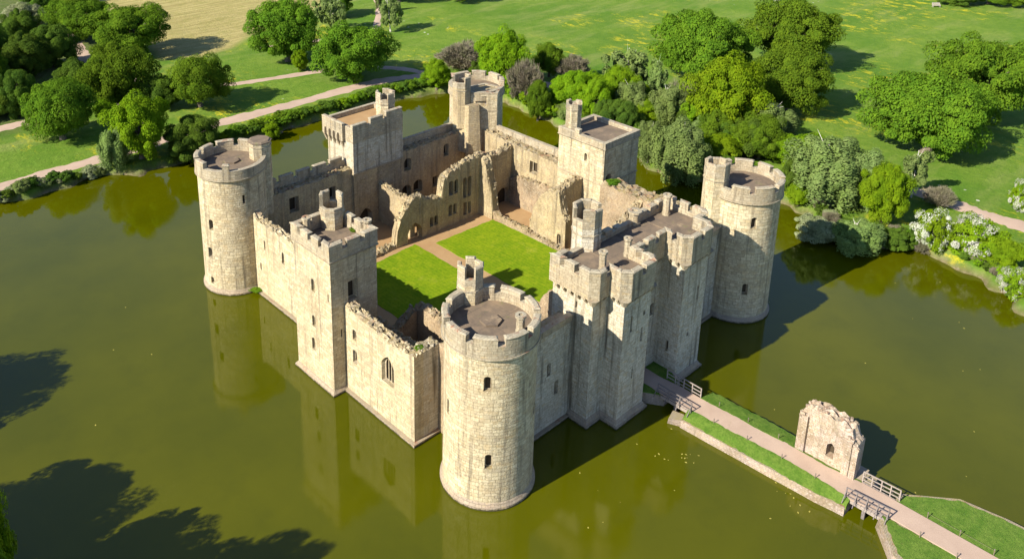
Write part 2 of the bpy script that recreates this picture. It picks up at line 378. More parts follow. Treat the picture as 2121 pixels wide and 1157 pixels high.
rng = random.Random(7)
def profile(w, h, kind):
    """outline (u, v) of an opening, v from the sill"""
    if kind == 'rect': return [(-w/2, 0), (w/2, 0), (w/2, h), (-w/2, h)]
    s = h-w*(.62 if kind == 'point' else .5); pts = [(-w/2, 0), (w/2, 0), (w/2, s)]
    m = 5
    for i in range(1, m):
        t = i/m
        if kind == 'point': pts.append((w/2*(1-t)**.8, s+(h-s)*(t**.75)))
        else: pts.append((w/2*cos(pi/2*t), s+(h-s)*sin(pi/2*t)))
    pts.append((0, h)); L = [(-u, v) for u, v in pts[3:-1]][::-1]
    return pts + L + [(-w/2, s)]
class Wall:
    """collects openings in a wall: cutters for the wall and window parts for the thing"""
    def __init__(self): self.cut = bmesh.new(); self.w = []
    def add(self, p, n, w, h, kind='round', depth=.55, dark_back=True, through=None, frame=True, splay=1.25, mull=0, lbl=None):
        p = Vector(p); n = Vector((n[0], n[1], 0)).normalized(); t = Vector((-n.y, n.x, 0))
        pr_ = profile(w, h, kind); d = through or depth
        f = [p + t*(u*splay) + Vector((0, 0, (v if v > 0 else -.12*(splay > 1)))) + n*.25 for u, v in pr_]
        b = [p + t*u + Vector((0, 0, v)) - n*d for u, v in pr_]
        vf = [self.cut.verts.new(q) for q in f]; vb = [self.cut.verts.new(q) for q in b]
        self.cut.faces.new(vf); self.cut.faces.new(vb[::-1]); k = len(f)
        for i in range(k): self.cut.faces.new((vf[i], vf[(i+1) % k], vb[(i+1) % k], vb[i]))
        self.w.append((p, n, t, w, h, kind, d, dark_back and not through, frame, mull))
        return self
    def build(self, parent, mat, name='window'):
        for (p, n, t, w, h, kind, d, dark_back, frame, mull) in self.w:
            pr_ = profile(w, h, kind)
            bm = bmesh.new()
            # dressed stone surround, set into the reveal
            po = [(u*1.0, v) for u, v in pr_]; pi_ = [(u*.78, v*.92+.03*h) for u, v in pr_]
            z = d*.8 if dark_back else d*.5
            P = lambda uv, dd: p + t*uv[0] + Vector((0, 0, uv[1])) - n*dd
            if not frame:
                bm.free()
                if dark_back:
                    bm = bmesh.new(); k = len(pr_)
                    a = [bm.verts.new(P(q, d-.05)) for q in pr_]; b = [bm.verts.new(P(q, d-.012)) for q in pr_]
                    bm.faces.new(a); bm.faces.new(b[::-1])
                    for i in range(k): bm.faces.new((a[i], a[(i+1) % k], b[(i+1) % k], b[i]))
                    obj(name, bm, M['void'], parent)  # dark sheet in place of the shade deep in the recess
                continue
            o1 = [bm.verts.new(P(q, z-.12)) for q in po]; i1 = [bm.verts.new(P(q, z-.12)) for q in pi_]
            i2 = [bm.verts.new(P(q, z-.02)) for q in pi_]; o2 = [bm.verts.new(P(q, z-.02)) for q in po]; k = len(po)
            for i in range(k):
                j = (i+1) % k
                for q in ((o1[i], o1[j], i1[j], i1[i]), (i1[i], i1[j], i2[j], i2[i]), (i2[i], i2[j], o2[j], o2[i]), (o2[i], o2[j], o1[j], o1[i])): bm.faces.new(q)
            for q in range(mull):
                uu = (-.5+(q+1)/(mull+1))*w*.8
                a = P((uu, .03*h), z-.07); b = P((uu, h*.86), z-.07); beam(bm, a, b, .11, .11)
            wo = obj(name, bm, mat, parent)
            if dark_back:
                bm = bmesh.new()
                a = [bm.verts.new(P(q, d-.05)) for q in pr_]; b = [bm.verts.new(P(q, d-.012)) for q in pr_]
                bm.faces.new(a); bm.faces.new(b[::-1])
                for i in range(k): bm.faces.new((a[i], a[(i+1) % k], b[(i+1) % k], b[i]))
                obj('dark_back', bm, M['void'], wo)  # dark sheet closing the unglazed opening, coloured as its inner shade
        return self
def roundwall(W, c, r, ang, z, w, h, **kw):
    a = radians(ang); n = (cos(a), sin(a)); W.add((c[0]+r*n[0], c[1]+r*n[1], z-h/2), n, w, h, **kw)

def merlon(parent, pts, z0, z1, mat):
    """one merlon with a slightly proud coping, from its plan quad / polygon (ccw)"""
    bm = bmesh.new(); q = offset(pts, .004); hz = z1-rng.uniform(.0, .1)
    prism(bm, q, z0-.05, hz-.16)
    big = offset(pts, -.05); small = offset(pts, .10)
    prism(bm, big, hz-.16, hz-.10); prism(bm, big, hz-.10, hz, small)
    return obj('merlon', bm, mat, parent)
def arc_quad(c, ri, ro, a0, a1, n=8):
    o = [(c[0]+ro*cos(a0+(a1-a0)*i/n), c[1]+ro*sin(a0+(a1-a0)*i/n)) for i in range(n+1)]
    i_ = [(c[0]+ri*cos(a1-(a1-a0)*i/n), c[1]+ri*sin(a1-(a1-a0)*i/n)) for i in range(n+1)]
    return o+i_
def edge_merlons(parent, poly, th, z1, z2, mat, size=1.25, gap=.6, skip=(), only=None, drop=None):
    """merlons along the edges of a counter-clockwise parapet polygon; corners get wrapped merlons"""
    inn = offset(poly, th); n = len(poly); k = 0
    for i in range(n):
        if i in skip or (only is not None and i not in only): continue
        a = Vector(poly[i]); b = Vector(poly[(i+1) % n]); ai = Vector(inn[i]); bi = Vector(inn[(i+1) % n])
        L = (b-a).length
        m = max(1, int(round((L+gap)/(size+gap))))
        if L < size*1.3: iv = [(0, 1)]
        else:
            g = gap/L; s = (1-g*(m-1))/m; iv = [(j*(s+g), j*(s+g)+s) for j in range(m)]
            if m == 1: iv = [(0, .62)]
        for (u, v) in iv:
            k += 1
            if drop and k in drop: continue
            u2 = max(u, .0015); v2 = min(v, .9985)
            merlon(parent, [tuple(a.lerp(b, u2)), tuple(a.lerp(b, v2)), tuple(ai.lerp(bi, v2)), tuple(ai.lerp(bi, u2))], z1, z2, mat)

def octagon(c, r, ph=pi/8): return circle(c, r, 8, ph)
def turret(parent, c, r, z0, zc, zt, mat, cap=False, door=None, ph=pi/8, skip=(1, 3, 5, 7), string=None):
    """octagonal stair turret: hollow top with its own merlons"""
    W = Wall()
    if door is not None:
        a = radians(door); n = (cos(a), sin(a)); rr = r*cos(pi/8)
        W.add((c[0]+rr*n[0], c[1]+rr*n[1], z0+.3), n, .72, 1.85, 'rect', .35, splay=1.02)
    po = octagon(c, r, ph); bm = bmesh.new()
    zf = zc-.9 if not cap else zc
    prism(bm, po, z0, zf); 
    t = obj('turret', bm, mat, parent, cutters=W.cut)
    if door is not None: W.build(t, M['timber'], 'door')
    zs = string if string is not None else zc-1.35
    bm = bmesh.new(); ring_band(bm, octagon(c, r+.10, ph), octagon(c, r-.05, ph), zs, zs+.16); obj('string_course', bm, M['parapet'], t)
    if cap:
        bm = bmesh.new(); prism(bm, octagon(c, r+.14, ph), zc, zc+.14); prism(bm, octagon(c, r+.06, ph), zc+.14, zc+.3, octagon(c, r*.9, ph)); obj('turret_cap', bm, M['roof'], t)
    else:
        p2 = octagon(c, r+.04, ph)
        bm = bmesh.new(); ring_band(bm, p2, octagon(c, r-.38, ph), zf, zc); pa = obj('turret_parapet', bm, M['parapet'], t)
        inn = octagon(c, r-.38, ph)
        for i in range(8):
            if i in skip: continue
            a = Vector(p2[i]); b = Vector(p2[(i+1) % 8]); ai = Vector(inn[i]); bi = Vector(inn[(i+1) % 8])
            u, v = (-.0, 1.0)
            bm = bmesh.new(); pts = [tuple(a.lerp(b, u)), tuple(a.lerp(b, v)), tuple(ai.lerp(bi, v)), tuple(ai.lerp(bi, u))]
            q = offset(pts, .004); zz = zt-rng.uniform(0, .25)
            prism(bm, q, zc-.05, zz-.12); prism(bm, offset(pts, -.03), zz-.12, zz, offset(pts, .07)); obj('turret_merlon', bm, M['parapet'], t)
    return t
def chimney(parent, c, r, z0, z1, ph=pi/8):
    bm = bmesh.new(); prism(bm, octagon(c, r*1.15, ph), z0, z0+.3); prism(bm, octagon(c, r, ph), z0+.3, z1-.35)
    prism(bm, octagon(c, r*1.02, ph), z1-.35, z1-.22, octagon(c, r*1.3, ph)); ring_band(bm, octagon(c, r*1.3, ph), octagon(c, r*.55, ph), z1-.22, z1)
    prism(bm, octagon(c, r*.6, ph), z1-.3, z1-.15)
    ch = obj('chimney', bm, M['parapet'], parent)
    return ch
# ---------------------------------------------------------------- terrain, water, paths
MOAT = [(-48, 92.5), (-17.5, 92.6), (-13, 91.7), (-8, 91.7), (-.5, 92.6), (4.2, 88.2), (14, 88), (22, 89.5), (36.4, 88.7), (56.9, 88.5), (65.5, 86.3), (72, 84.3),
        (75.5, 79), (76, 71.3), (75.4, 60.6), (74, 55), (75, 49), (75, 37), (71.6, 31.7), (71.6, 26.4), (74.4, 22.6), (76.5, 9.9), (74.8, 4.9), (70.2, 1), (72.3, -3),
        (74, -7.3), (77.5, -10.5), (76.4, -14.9), (75.1, -19.6), (73.6, -23), (70.5, -26.2), (68, -33), (60, -46), (40, -53), (10, -53), (-25, -50), (-40, -38), (-43, 0), (-46, 50)]
def inside(px, py, poly):
    ins = np.zeros(px.shape, bool); n = len(poly)
    for i in range(n):
        x1, y1 = poly[i]; x2, y2 = poly[(i+1) % n]
        if y1 == y2: continue
        c = ((y1 > py) != (y2 > py)) & (px < (x2-x1)*(py-y1)/(y2-y1)+x1); ins ^= c
    return ins
def sdist(px, py, poly):
    d = np.full(px.shape, 1e9); n = len(poly)
    for i in range(n):
        x1, y1 = poly[i]; x2, y2 = poly[(i+1) % n]; dx, dy = x2-x1, y2-y1
        t = np.clip(((px-x1)*dx+(py-y1)*dy)/(dx*dx+dy*dy), 0, 1)
        d = np.minimum(d, np.hypot(px-x1-t*dx, py-y1-t*dy))
    return np.where(inside(px, py, poly), -d, d)
def land(px, py):
    px = np.asarray(px, float); py = np.asarray(py, float)
    d = sdist(px, py, MOAT) + .5*np.sin(px*.9+1.3*np.sin(py*.7)) + .35*np.sin(py*1.3+px*.4)
    t = np.clip((d+2.0)/3.4, 0, 1); t = t*t*(3-2*t)
    und = .12*np.sin(px*.07+.5)+.12*np.sin(py*.06+1)+.05*np.sin(px*.31+py*.23)
    far = np.clip((np.hypot(px-40, py-30)-90)/200, 0, 1)
    return -1.6+t*(3.0+und*np.clip(d/10, 0, 1)), d
def h_at(x, y): return float(land(np.array([x]), np.array([y]))[0][0])

fine = np.arange(-62, 138, .8)
lo = []; s = .8; v = -62
while v > -1500: s *= 1.16; v -= s; lo.append(v)
hi = []; s = .8; v = fine[-1]
while v < 1800: s *= 1.09; v += s; hi.append(v)
ax = np.array(lo[::-1]+list(fine)+hi); nx = len(ax)
X, Y = np.meshgrid(ax, ax); Z, D = land(X, Y)
HAY = [(33.5, 143.5), (42, 138.5), (51, 141), (65, 151), (80, 156), (97, 160), (125, 168), (400, 500), (60, 500), (44, 205), (40, 170)]
hd = sdist(X, Y, HAY)
zone = np.zeros((nx*nx, 4), np.float32); zone[:, 3] = 1
zone[:, 0] = np.clip(.5-hd/2.5, 0, 1).ravel()
zone[:, 1] = np.clip(1-(Z-.15)/.75, 0, 1).ravel()
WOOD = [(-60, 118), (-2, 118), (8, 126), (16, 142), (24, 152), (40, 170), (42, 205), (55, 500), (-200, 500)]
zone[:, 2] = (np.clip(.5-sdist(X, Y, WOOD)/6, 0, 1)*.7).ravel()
me = bpy.data.meshes.new('ground')
idx = np.arange(nx*nx).reshape(nx, nx)
q = np.stack([idx[:-1, :-1], idx[:-1, 1:], idx[1:, 1:], idx[1:, :-1]], -1).reshape(-1, 4)
me.from_pydata(np.stack([X.ravel(), Y.ravel(), Z.ravel()], 1).tolist(), [], q.tolist())
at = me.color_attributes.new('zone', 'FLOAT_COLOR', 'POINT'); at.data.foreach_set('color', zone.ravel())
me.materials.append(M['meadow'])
for p in me.polygons: p.use_smooth = True
g = bpy.data.objects.new('ground', me); COL.objects.link(g); tag(g, kind='structure')
bm = bmesh.new(); vs = [bm.verts.new(p) for p in ((-90, -90, 0), (120, -90, 0), (120, 120, 0), (-90, 120, 0))]; bm.faces.new(vs)
tag(obj('water', bm, M['water']), kind='structure')

def smooth_line(pts, k=5):
    out = []; n = len(pts)
    for i in range(n-1):
        p0 = Vector(pts[max(i-1, 0)]); p1 = Vector(pts[i]); p2 = Vector(pts[i+1]); p3 = Vector(pts[min(i+2, n-1)])
        for j in range(k):
            t = j/k; out.append(.5*((2*p1)+(p2-p0)*t+(2*p0-5*p1+4*p2-p3)*t*t+(3*p1-p0-3*p2+p3)*t**3))
    out.append(Vector(pts[-1])); return out
def path_strip(name, pts, w, mat, lift=.05):
    L = smooth_line(pts, 8); bm = bmesh.new(); rows = []
    for i, p in enumerate(L):
        d = (L[min(i+1, len(L)-1)]-L[max(i-1, 0)]).normalized(); nn = Vector((-d.y, d.x)); row = []
        ww = w*(1+.10*sin(i*.9)+.07*sin(i*2.3))
        for k in range(5):
            q = p+nn*((k/4-.5)*ww*(1 if 0 < k < 4 else 1+.12*sin(i*3.7+k)+.10*sin(i*5.9))); row.append(bm.verts.new((q.x, q.y, h_at(q.x, q.y)+lift-(.09 if k in (0, 4) else 0))))
        rows.append(row)
    for a, b in zip(rows, rows[1:]):
        for k in range(4): bm.faces.new((a[k], a[k+1], b[k+1], b[k]))
    return tag(obj(name, bm, mat, smooth=True), kind='structure')
path_strip('moat_path', [(-40, 96), (-16.5, 95.6), (-8.5, 96.0), (1.4, 96.0), (11.2, 96.4), (23, 97.3), (35, 97), (49.4, 97.2), (63, 96.8), (72.6, 93), (84, 82), (92, 60), (95, 30), (94, 5), (93.4, -9.7), (93.2, -15), (93.6, -20), (94, -40)], 4.2, M['path'])
path_strip('park_path', [(12, 150), (17, 140), (24.4, 130), (27.6, 124.2), (36, 116.6), (45.6, 113.8), (56, 111.5), (66, 107), (72, 100), (74, 93.5)], 2.8, M['path'], .058)
path_strip('upper_path', [(56, 136), (66, 133.6), (73, 131.4), (80.5, 129.6), (88.1, 131.4), (96.9, 140.5), (103, 148), (108.6, 156.6), (118, 172)], 2.8, M['path'], .054)
path_strip('lane', [(-30, 121), (-8.5, 122), (-2, 122.6), (5, 128), (11, 138), (16, 148), (20, 154), (23, 167), (26, 186), (32, 220)], 3.4, M['path'], .062)

# courtyard inside the walls
CZ = 1.5
bm = bmesh.new(); prism(bm, [(1.2, 1.2), (43.4, 1.2), (43.4, 46.6), (1.2, 46.6)], -.8, CZ)
tag(obj('courtyard_ground', bm, M['court']), kind='structure')
def lawn(name, pts):
    bm = bmesh.new(); c = []
    for i in range(len(pts)):
        a = Vector(pts[i]); b = Vector(pts[(i+1) % len(pts)])
        for k in range(40):
            t = k/40; p = a.lerp(b, t); c.append((p.x+.05*sin(p.y*2.1+i)+.04*sin(p.y*7.3), p.y+.05*sin(p.x*2.3)+.04*sin(p.x*8.1)))
    prism(bm, c, CZ-.2, CZ+.05, offset(c, .08)); tag(obj(name, bm, M['lawn']), kind='structure')
lawn('court_lawn', [(24.4, 6.0), (35.6, 6.0), (36.2, 21.6), (35.7, 34.8), (24.4, 35.2)])
lawn('court_lawn', [(8.6, 6.0), (22.1, 6.0), (22.1, 36.9), (14, 36.5), (8.6, 36.7)])

# ---------------------------------------------------------------- round corner towers
LX, LY = 44.67, 47.97
R0, RP, RB = 4.34, 4.54, 4.64
def round_tower(c, label, cren, crw, wins, low=(), zroof=17.0, ztop=18.6, zcr=17.75, grp='round corner towers of the castle', hexa=True):
    T = empty('round_tower', (c[0], c[1], 0), label, 'tower', grp)
    W = Wall()
    for (a, z, w, h, k) in wins: roundwall(W, c, R0, a, z, w, h, kind=k)
    bm = bmesh.new(); prism(bm, circle(c, R0+.05), .7, 16.35, circle(c, R0-.02))
    obj('shaft', bm, M['stone'], T, (c[0], c[1], R0), W.cut); W.build(T, M['parapet'])
    bm = bmesh.new(); prism(bm, circle(c, RB+.12), -1.6, .35, circle(c, RB)); prism(bm, circle(c, RB), .35, .75, circle(c, R0+.06))
    obj('plinth', bm, M['plinth'], T, (c[0], c[1], RB))
    bm = bmesh.new(); prism(bm, circle(c, R0), 16.1, 16.35, circle(c, RP+.08)); prism(bm, circle(c, RP+.08), 16.35, 16.5)
    obj('cornice', bm, M['parapet'], T, (c[0], c[1], RP))
    bm = bmesh.new(); n = 96; po = circle(c, RP, n); pi_ = circle(c, RP-.62, n)
    ring_band(bm, po, pi_, 16.5, zcr); pa = obj('parapet', bm, M['parapet'], T, (c[0], c[1], RP))
    cs = sorted(cren); hw = radians(crw)/2
    for i in range(len(cs)):
        if i in low: continue
        a0 = radians(cs[i])+hw; a1 = radians(cs[(i+1) % len(cs)] + (360 if i == len(cs)-1 else 0))-hw
        merlon(pa, arc_quad(c, RP-.62, RP, a0, a1), zcr, ztop, M['parapet'])
    bm = bmesh.new(); prism(bm, circle(c, RP-.6, 48), 16.45, zroof); d = obj('roof_deck', bm, M['roof'], T)
    if hexa:
        bm = bmesh.new(); prism(bm, circle((c[0]+.3, c[1]+.3), 1.05, 6, .35), zroof-.05, zroof+.22); obj('roof_hatch', bm, M['roof'], d)
    return T, pa
F = (0, 0)
TF, _ = round_tower(F, 'round tower nearest the viewer, with open octagonal turret and one chimney', [-160, -123, -84, -44, -4, 36, 118, 158], 9,
    [(-137.9, 13.79, .62, 1.5, 'round'), (-134.6, 5.43, .62, 1.55, 'round'), (164, 9.5, .3, 1.5, 'rect'), (-60, 9, .5, 1.3, 'round')])
turret(TF, (1.5, 4.35), 1.3, 10, 19.75, 20.95, M['stone'], door=-118, skip=(1, 4))
chimney(TF, (1.0, -2.75), .42, 17.0, 18.95)
Lc = (0, LY)
TL, pl = round_tower(Lc, 'far left round tower with flat capped turret and broken front parapet', [-136, -116, -30, 50, 90, 125, 165, 198], 9,
    [(-161.5, 10.01, .6, 1.4, 'round'), (-168.5, 5.84, .6, 1.4, 'round'), (-168.4, 1.75, .5, .9, 'round'), (-99.9, 13.6, .3, 1.1, 'rect')], low=(7, 1), ztop=18.65)
turret(TL, (3.9, 47.0), 1.45, 9, 19.3, 20, M['stone'], cap=True, string=18.7)
Rc = (LX, 0)
TR, _ = round_tower(Rc, 'right round tower with long stair turret running down its left side', [-176, -140, -98.9, -60, -20, 13.4, 52, 90], 9,
    [(-132.1, 13.9, .62, 1.45, 'round'), (-133.8, 4.84, .6, 1.45, 'round')], low=(7,), hexa=False)
t = turret(TR, (41.0, 1.95), 1.5, 3, 19.7, 20.7, M['stone'], string=18.3, skip=(2, 6))
Dc = (LX, LY)
TD, _ = round_tower(Dc, 'farthest round tower with a flat inner face and ruined parapet', [-168, -105, -60, -20, 20, 60, 100, 140], 9,
    [(-120, 7, .5, 1.2, 'round')], low=(0, 7, 6, 1), hexa=False)
W = Wall(); W.add((42.1, 44.22, 15.6), (-.67, -.74), 1.7, 1.5, 'rect', .6, mull=0, splay=1.02)
bm = bmesh.new(); prism(bm, [(40.9, 45.3), (44.0, 42.5), (46.6, 44.2), (46.0, 47.2), (42.4, 48.0)], 8, 17.5); obj('inner_face', bm, M['stone'], TD, cutters=W.cut); W.build(TD, M['timber'], 'louvre')
bm = bmesh.new(); ring_band(bm, [(40.85, 45.28), (44.02, 42.42), (46.7, 44.2), (46.05, 47.3), (42.4, 48.1)], offset([(40.85, 45.28), (44.02, 42.42), (46.7, 44.2), (46.05, 47.3), (42.4, 48.1)], .5), 17.45, 17.68); obj('coping', bm, M['parapet'], TD)
t = turret(TD, (40.1, 46.6), 1.5, 12.0, 19.6, 20.6, M['inner'], skip=(0, 3, 4, 6))
bm = bmesh.new(); prism(bm, [(38.9, 47.6), (39.5, 44.3), (41.4, 43.4), (42.5, 46.8)], 8, 16.0, [(39.1, 47.4), (39.7, 44.5), (41.2, 43.7), (42.3, 46.6)]); obj('stair_casing', bm, M['inner'], TD)
bm = bmesh.new(); prism(bm, [(40.85, 45.26), (44.0, 42.42), (44.2, 42.56), (41.05, 45.4)], 14.6, 14.8); obj('string_course', bm, M['parapet'], TD)

# ---------------------------------------------------------------- square mid-wall towers
def square_tower(x0, x1, y0, y1, label, zroof, zcr, ztop, W=None, zbase=-1.6, plinth=True, skip=(), drop=None, mat='stone', zpar=None, over=.1):
    T = empty('square_tower', ((x0+x1)/2, (y0+y1)/2, 0), label, 'tower', 'square mid wall towers of the castle')
    zpar = zpar or zroof-.35
    bm = bmesh.new(); box(bm, x0, x1, y0, y1, .6 if plinth else zbase, zpar)
    obj('shaft', bm, M[mat], T, cutters=W.cut if W else None)
    if W: W.build(T, M['parapet'])
    sq = lambda d: [(x0-d, y0-d), (x1+d, y0-d), (x1+d, y1+d), (x0-d, y1+d)]
    if plinth:
        bm = bmesh.new(); prism(bm, sq(.42), -1.6, .3, sq(.3)); prism(bm, sq(.3), .3, .66, sq(.02)); obj('plinth', bm, M['plinth'], T)
    bm = bmesh.new(); prism(bm, sq(.0), zpar-.2, zpar, sq(over+.08)); prism(bm, sq(over+.08), zpar, zpar+.12); obj('cornice', bm, M['parapet'], T)
    P = sq(over); bm = bmesh.new(); ring_band(bm, P, offset(P, .6), zpar+.12, zcr); pa = obj('parapet', bm, M['parapet'], T)
    if ztop > zcr: edge_merlons(pa, P, .6, zcr, ztop, M['parapet'], 1.5, .62, skip=skip, drop=drop)
    bm = bmesh.new(); box(bm, x0+.3, x1-.3, y0+.3, y1-.3, zpar, zroof); obj('roof_deck', bm, M['roof'], T)
    return T
W = Wall()
for (y, z, h) in ((22.81, 12.3, 1.5), (22.94, 7.74, 1.4), (23.16, 4.7, 1.5)): W.add((-4.4, y, z-h/2), (-1, 0), .55, h, 'round', .5)
W.add((-4.4, 19.95, 11.6), (-1, 0), .16, .9, 'rect', .4)
W.add((-1.55, 19.4, 11.05), (0, -1), 1.05, 2.3, 'rect', .8)
W.add((-3.2, 19.4, 7), (0, -1), .16, .9, 'rect', .4)
TE = square_tower(-4.4, 1.75, 19.4, 26.5, 'square tower of the sunlit left front, rising from the water with two chimneys', 16.8, 17.65, 18.55, W, over=.12)
turret(TE, (.25, 25.5), 1.34, 14, 19.4, 20.9, M['stone'], skip=(0, 3, 4, 5), string=18.9)
chimney(TE, (-3.0, 25.7), .42, 16.8, 18.9); chimney(TE, (1.55, 20.7), .42, 16.8, 19.0)
W = Wall(); W.add((20.2, 45.9, 1.5), (0, -1), 2.0, 2.9, 'point', .9, frame=False)
TP = empty('gate_tower', (22.7, 49, 0), 'oblong postern tower on the far side with arched machicolation and corner turret', 'tower', 'square mid wall towers of the castle')
bm = bmesh.new(); box(bm, 18.2, 27.2, 45.9, 52.0, .6, 10.6); obj('shaft', bm, M['inner'], TP, cutters=W.cut); W.build(TP, M['parapet'], 'archway')
W2 = Wall()
bm = bmesh.new(); box(bm, 18.12, 27.28, 45.77, 52.0, 10.6, 16.5); obj('upper_storey', bm, M['stone_weathered_shade'], TP)
bm = bmesh.new(); box(bm, 18.02, 27.38, 45.67, 46.4, 10.35, 10.6); obj('string_course', bm, M['parapet'], TP)
PP = [(18.1, 45.75), (27.3, 45.75), (27.3, 52.6), (17.6, 52.6), (17.6, 47.6), (18.1, 47.6)]
bm = bmesh.new(); ring_band(bm, PP, offset(PP, .55), 15.2, 17.5); pa = obj('parapet', bm, M['parapet'], TP)
for (a, b, z) in ((18.1, 20.6, 18.1), (21.3, 23.6, 18.45), (24.2, 27.2, 18.7)): merlon(pa, [(a, 45.75), (b, 45.75), (b, 46.3), (a, 46.3)], 17.5, z, M['parapet'])
merlon(pa, [(17.6, 47.65), (18.15, 47.65), (18.15, 52.6), (17.6, 52.6)], 17.5, 18.0, M['parapet'])
for k in range(5):      # corbels of the machicolation
    y = 47.9+k*1.05; bm = bmesh.new(); prism(bm, [(17.63, y), (18.15, y), (18.15, y+.42), (17.63, y+.42)], [15.1, 13.9, 13.9, 15.1], 15.25); obj('corbel', bm, M['parapet'], TP)
for k in range(4):
    y = 48.4+k*1.05
    bm = bmesh.new(); P0 = profile(.52, 1.0, 'round'); a = [bm.verts.new((17.59, y+.24+u, 15.25+v)) for u, v in P0]; b = [bm.verts.new((17.57, y+.24+u, 15.25+v)) for u, v in P0]
    bm.faces.new(a); bm.faces.new(b[::-1])
    for i in range(len(a)): bm.faces.new((a[i], a[(i+1) % len(a)], b[(i+1) % len(a)], b[i]))
    obj('arch_shade', bm, M['void'], TP)  # flat dark sheet on the parapet, painted as the shade in a machicolation arch
bm = bmesh.new(); box(bm, 18.4, 27.0, 46.1, 52.2, 16.4, 16.8); obj('roof_deck', bm, M['court'], TP)
turret(TP, (26.0, 48.2), 1.45, 14, 19.8, 20.9, M['stone'], string=19.0, skip=(1, 4, 6))
bm = bmesh.new(); prism(bm, [(17.9, 45.55), (27.5, 45.55), (27.5, 53), (17.9, 53)], -1.6, .6); obj('plinth', bm, M['plinth'], TP)
W = Wall(); W.add((42.0, 22.9, 13.3), (-1, 0), .4, 1.1, 'round', .5); W.add((43.2, 19.6, 9.8), (0, -1), 1.0, 2.2, 'round', .7)
TW = square_tower(42.0, 49.8, 19.6, 27.9, 'square west tower with worn flat top and tall capped turret, blue grey shaded side', 16.3, 16.9, 16.9, W, skip=(0, 1, 2, 3))
turret(TW, (43.3, 26.5), 1.15, 15, 20.6, 21.1, M['stone'], skip=(0, 2, 3, 5), string=19.9)
bm = bmesh.new(); box(bm, 41.9, 49.9, 19.5, 28.0, 10.4, 10.6); obj('string_course', bm, M['parapet'], TW)
for (a, b, z) in ((24.2, 25.0, 17.7), (25.0, 28.0, 17.2)): merlon([c for c in TW.children if c.name.startswith('parapet')][0], [(41.9, a), (42.5, a), (42.5, b), (41.9, b)], 16.9, z, M['parapet'])

# ---------------------------------------------------------------- ruined walls
def fbm(x, s):
    return sin(x*1.7+s)*.5+sin(x*3.9+s*2.1)*.3+sin(x*8.3+s*3.7)*.2
def ruin(name, p0, p1, th, prof, z0, mat, label, cat='wall', rough=.35, W=None, group=None, parent=None, step=.33, rows=5, seed=0, side=.05, wallname='masonry'):
    """ruined wall: plan line p0-p1, thickness to the left of it, top profile [(distance, z)] with a rubble top"""
    a = Vector(p0); b = Vector(p1); L = (b-a).length; t = (b-a)/L; nn = Vector((-t.y, t.x))
    n = max(2, int(L/step)); bm = bmesh.new(); r = random.Random(seed+11)
    us = [L*i/n for i in range(n+1)]
    for (pu, pz) in prof[1:-1]:
        j = min(range(n+1), key=lambda k: abs(us[k]-pu)); us[j] = pu
    pu = [p[0] for p in prof]; pz = [p[1] for p in prof]
    top = []; bot = []
    for i, u in enumerate(us):
        z = float(np.interp(u, pu, pz)); row = []
        for k in range(rows+1):
            w = k/rows
            jit = rough*(fbm(u*1.1+k*.9, seed+k*1.3)*.8 + r.uniform(-.5, .5)*.9)
            zz = z+jit*(1.0 if 0 < k < rows else .75)+(.25*rough if 0 < k < rows else 0)
            ux = u+(r.uniform(-.08, .08) if 0 < i < n else 0); sx = r.uniform(-side, side)
            p = a+t*ux+nn*(w*th+sx); row.append(bm.verts.new((p.x, p.y, max(zz, z0+.15))))
        top.append(row)
        p = a+t*u; q = a+t*u+nn*th
        bot.append((bm.verts.new((p.x, p.y, z0)), bm.verts.new((q.x, q.y, z0))))
    for i in range(n):
        for k in range(rows): bm.faces.new((top[i][k], top[i+1][k], top[i+1][k+1], top[i][k+1]))
        bm.faces.new((bot[i][0], bot[i+1][0], top[i+1][0], top[i][0]))
        bm.faces.new((bot[i+1][1], bot[i][1], top[i][rows], top[i+1][rows]))
        bm.faces.new((bot[i][1], bot[i+1][1], bot[i+1][0], bot[i][0]))
    bm.faces.new([bot[0][1], bot[0][0]]+top[0]); bm.faces.new([bot[n][0], bot[n][1]]+top[n][::-1])
    ex = (lambda b_: rubble_stones(b_, p0, p1, th, prof, z0, seed)) if rough > .15 else None
    if parent is None:
        if W is None or not W.w: return tag(obj(name, bm, mat, extra=ex), label, cat, group)
        T = empty(name, ((a.x+b.x)/2, (a.y+b.y)/2, z0), label, cat, group)
        obj(wallname, bm, mat, T, cutters=W.cut, extra=ex); W.build(T, M['parapet']); return T
    return obj(wallname, bm, mat, parent, cutters=W.cut if W else None, extra=ex)
def rubble_stones(bm, p0, p1, th, prof, z0, seed, per=6.5):
    a = Vector(p0); b = Vector(p1); L = (b-a).length; t = (b-a)/L; nn = Vector((-t.y, t.x)); r = random.Random(seed+77)
    pu = [p[0] for p in prof]; pz = [p[1] for p in prof]
    for k in range(int(L*per)):
        u = r.uniform(.1, L-.1); w = r.uniform(.05, .95)*th; z = float(np.interp(u, pu, pz))+r.uniform(-.25, .22)
        if z < z0+.3: continue
        p = a+t*u+nn*w; sx, sy, sz = r.uniform(.10, .27), r.uniform(.09, .2), r.uniform(.08, .16); an = r.uniform(0, 3.1)
        vs = []
        for k2 in range(8):
            x = (sx if k2 & 1 else -sx)*r.uniform(.7, 1.1); y = (sy if k2 & 2 else -sy)*r.uniform(.7, 1.1); zz = (sz if k2 & 4 else -sz)*r.uniform(.75, 1.1)
            vs.append(bm.verts.new((p.x+x*cos(an)-y*sin(an), p.y+x*sin(an)+y*cos(an), z+zz)))
        for f in ((0, 2, 3, 1), (4, 5, 7, 6), (0, 1, 5, 4), (2, 6, 7, 3), (0, 4, 6, 2), (1, 3, 7, 5)): bm.faces.new([vs[q] for q in f])
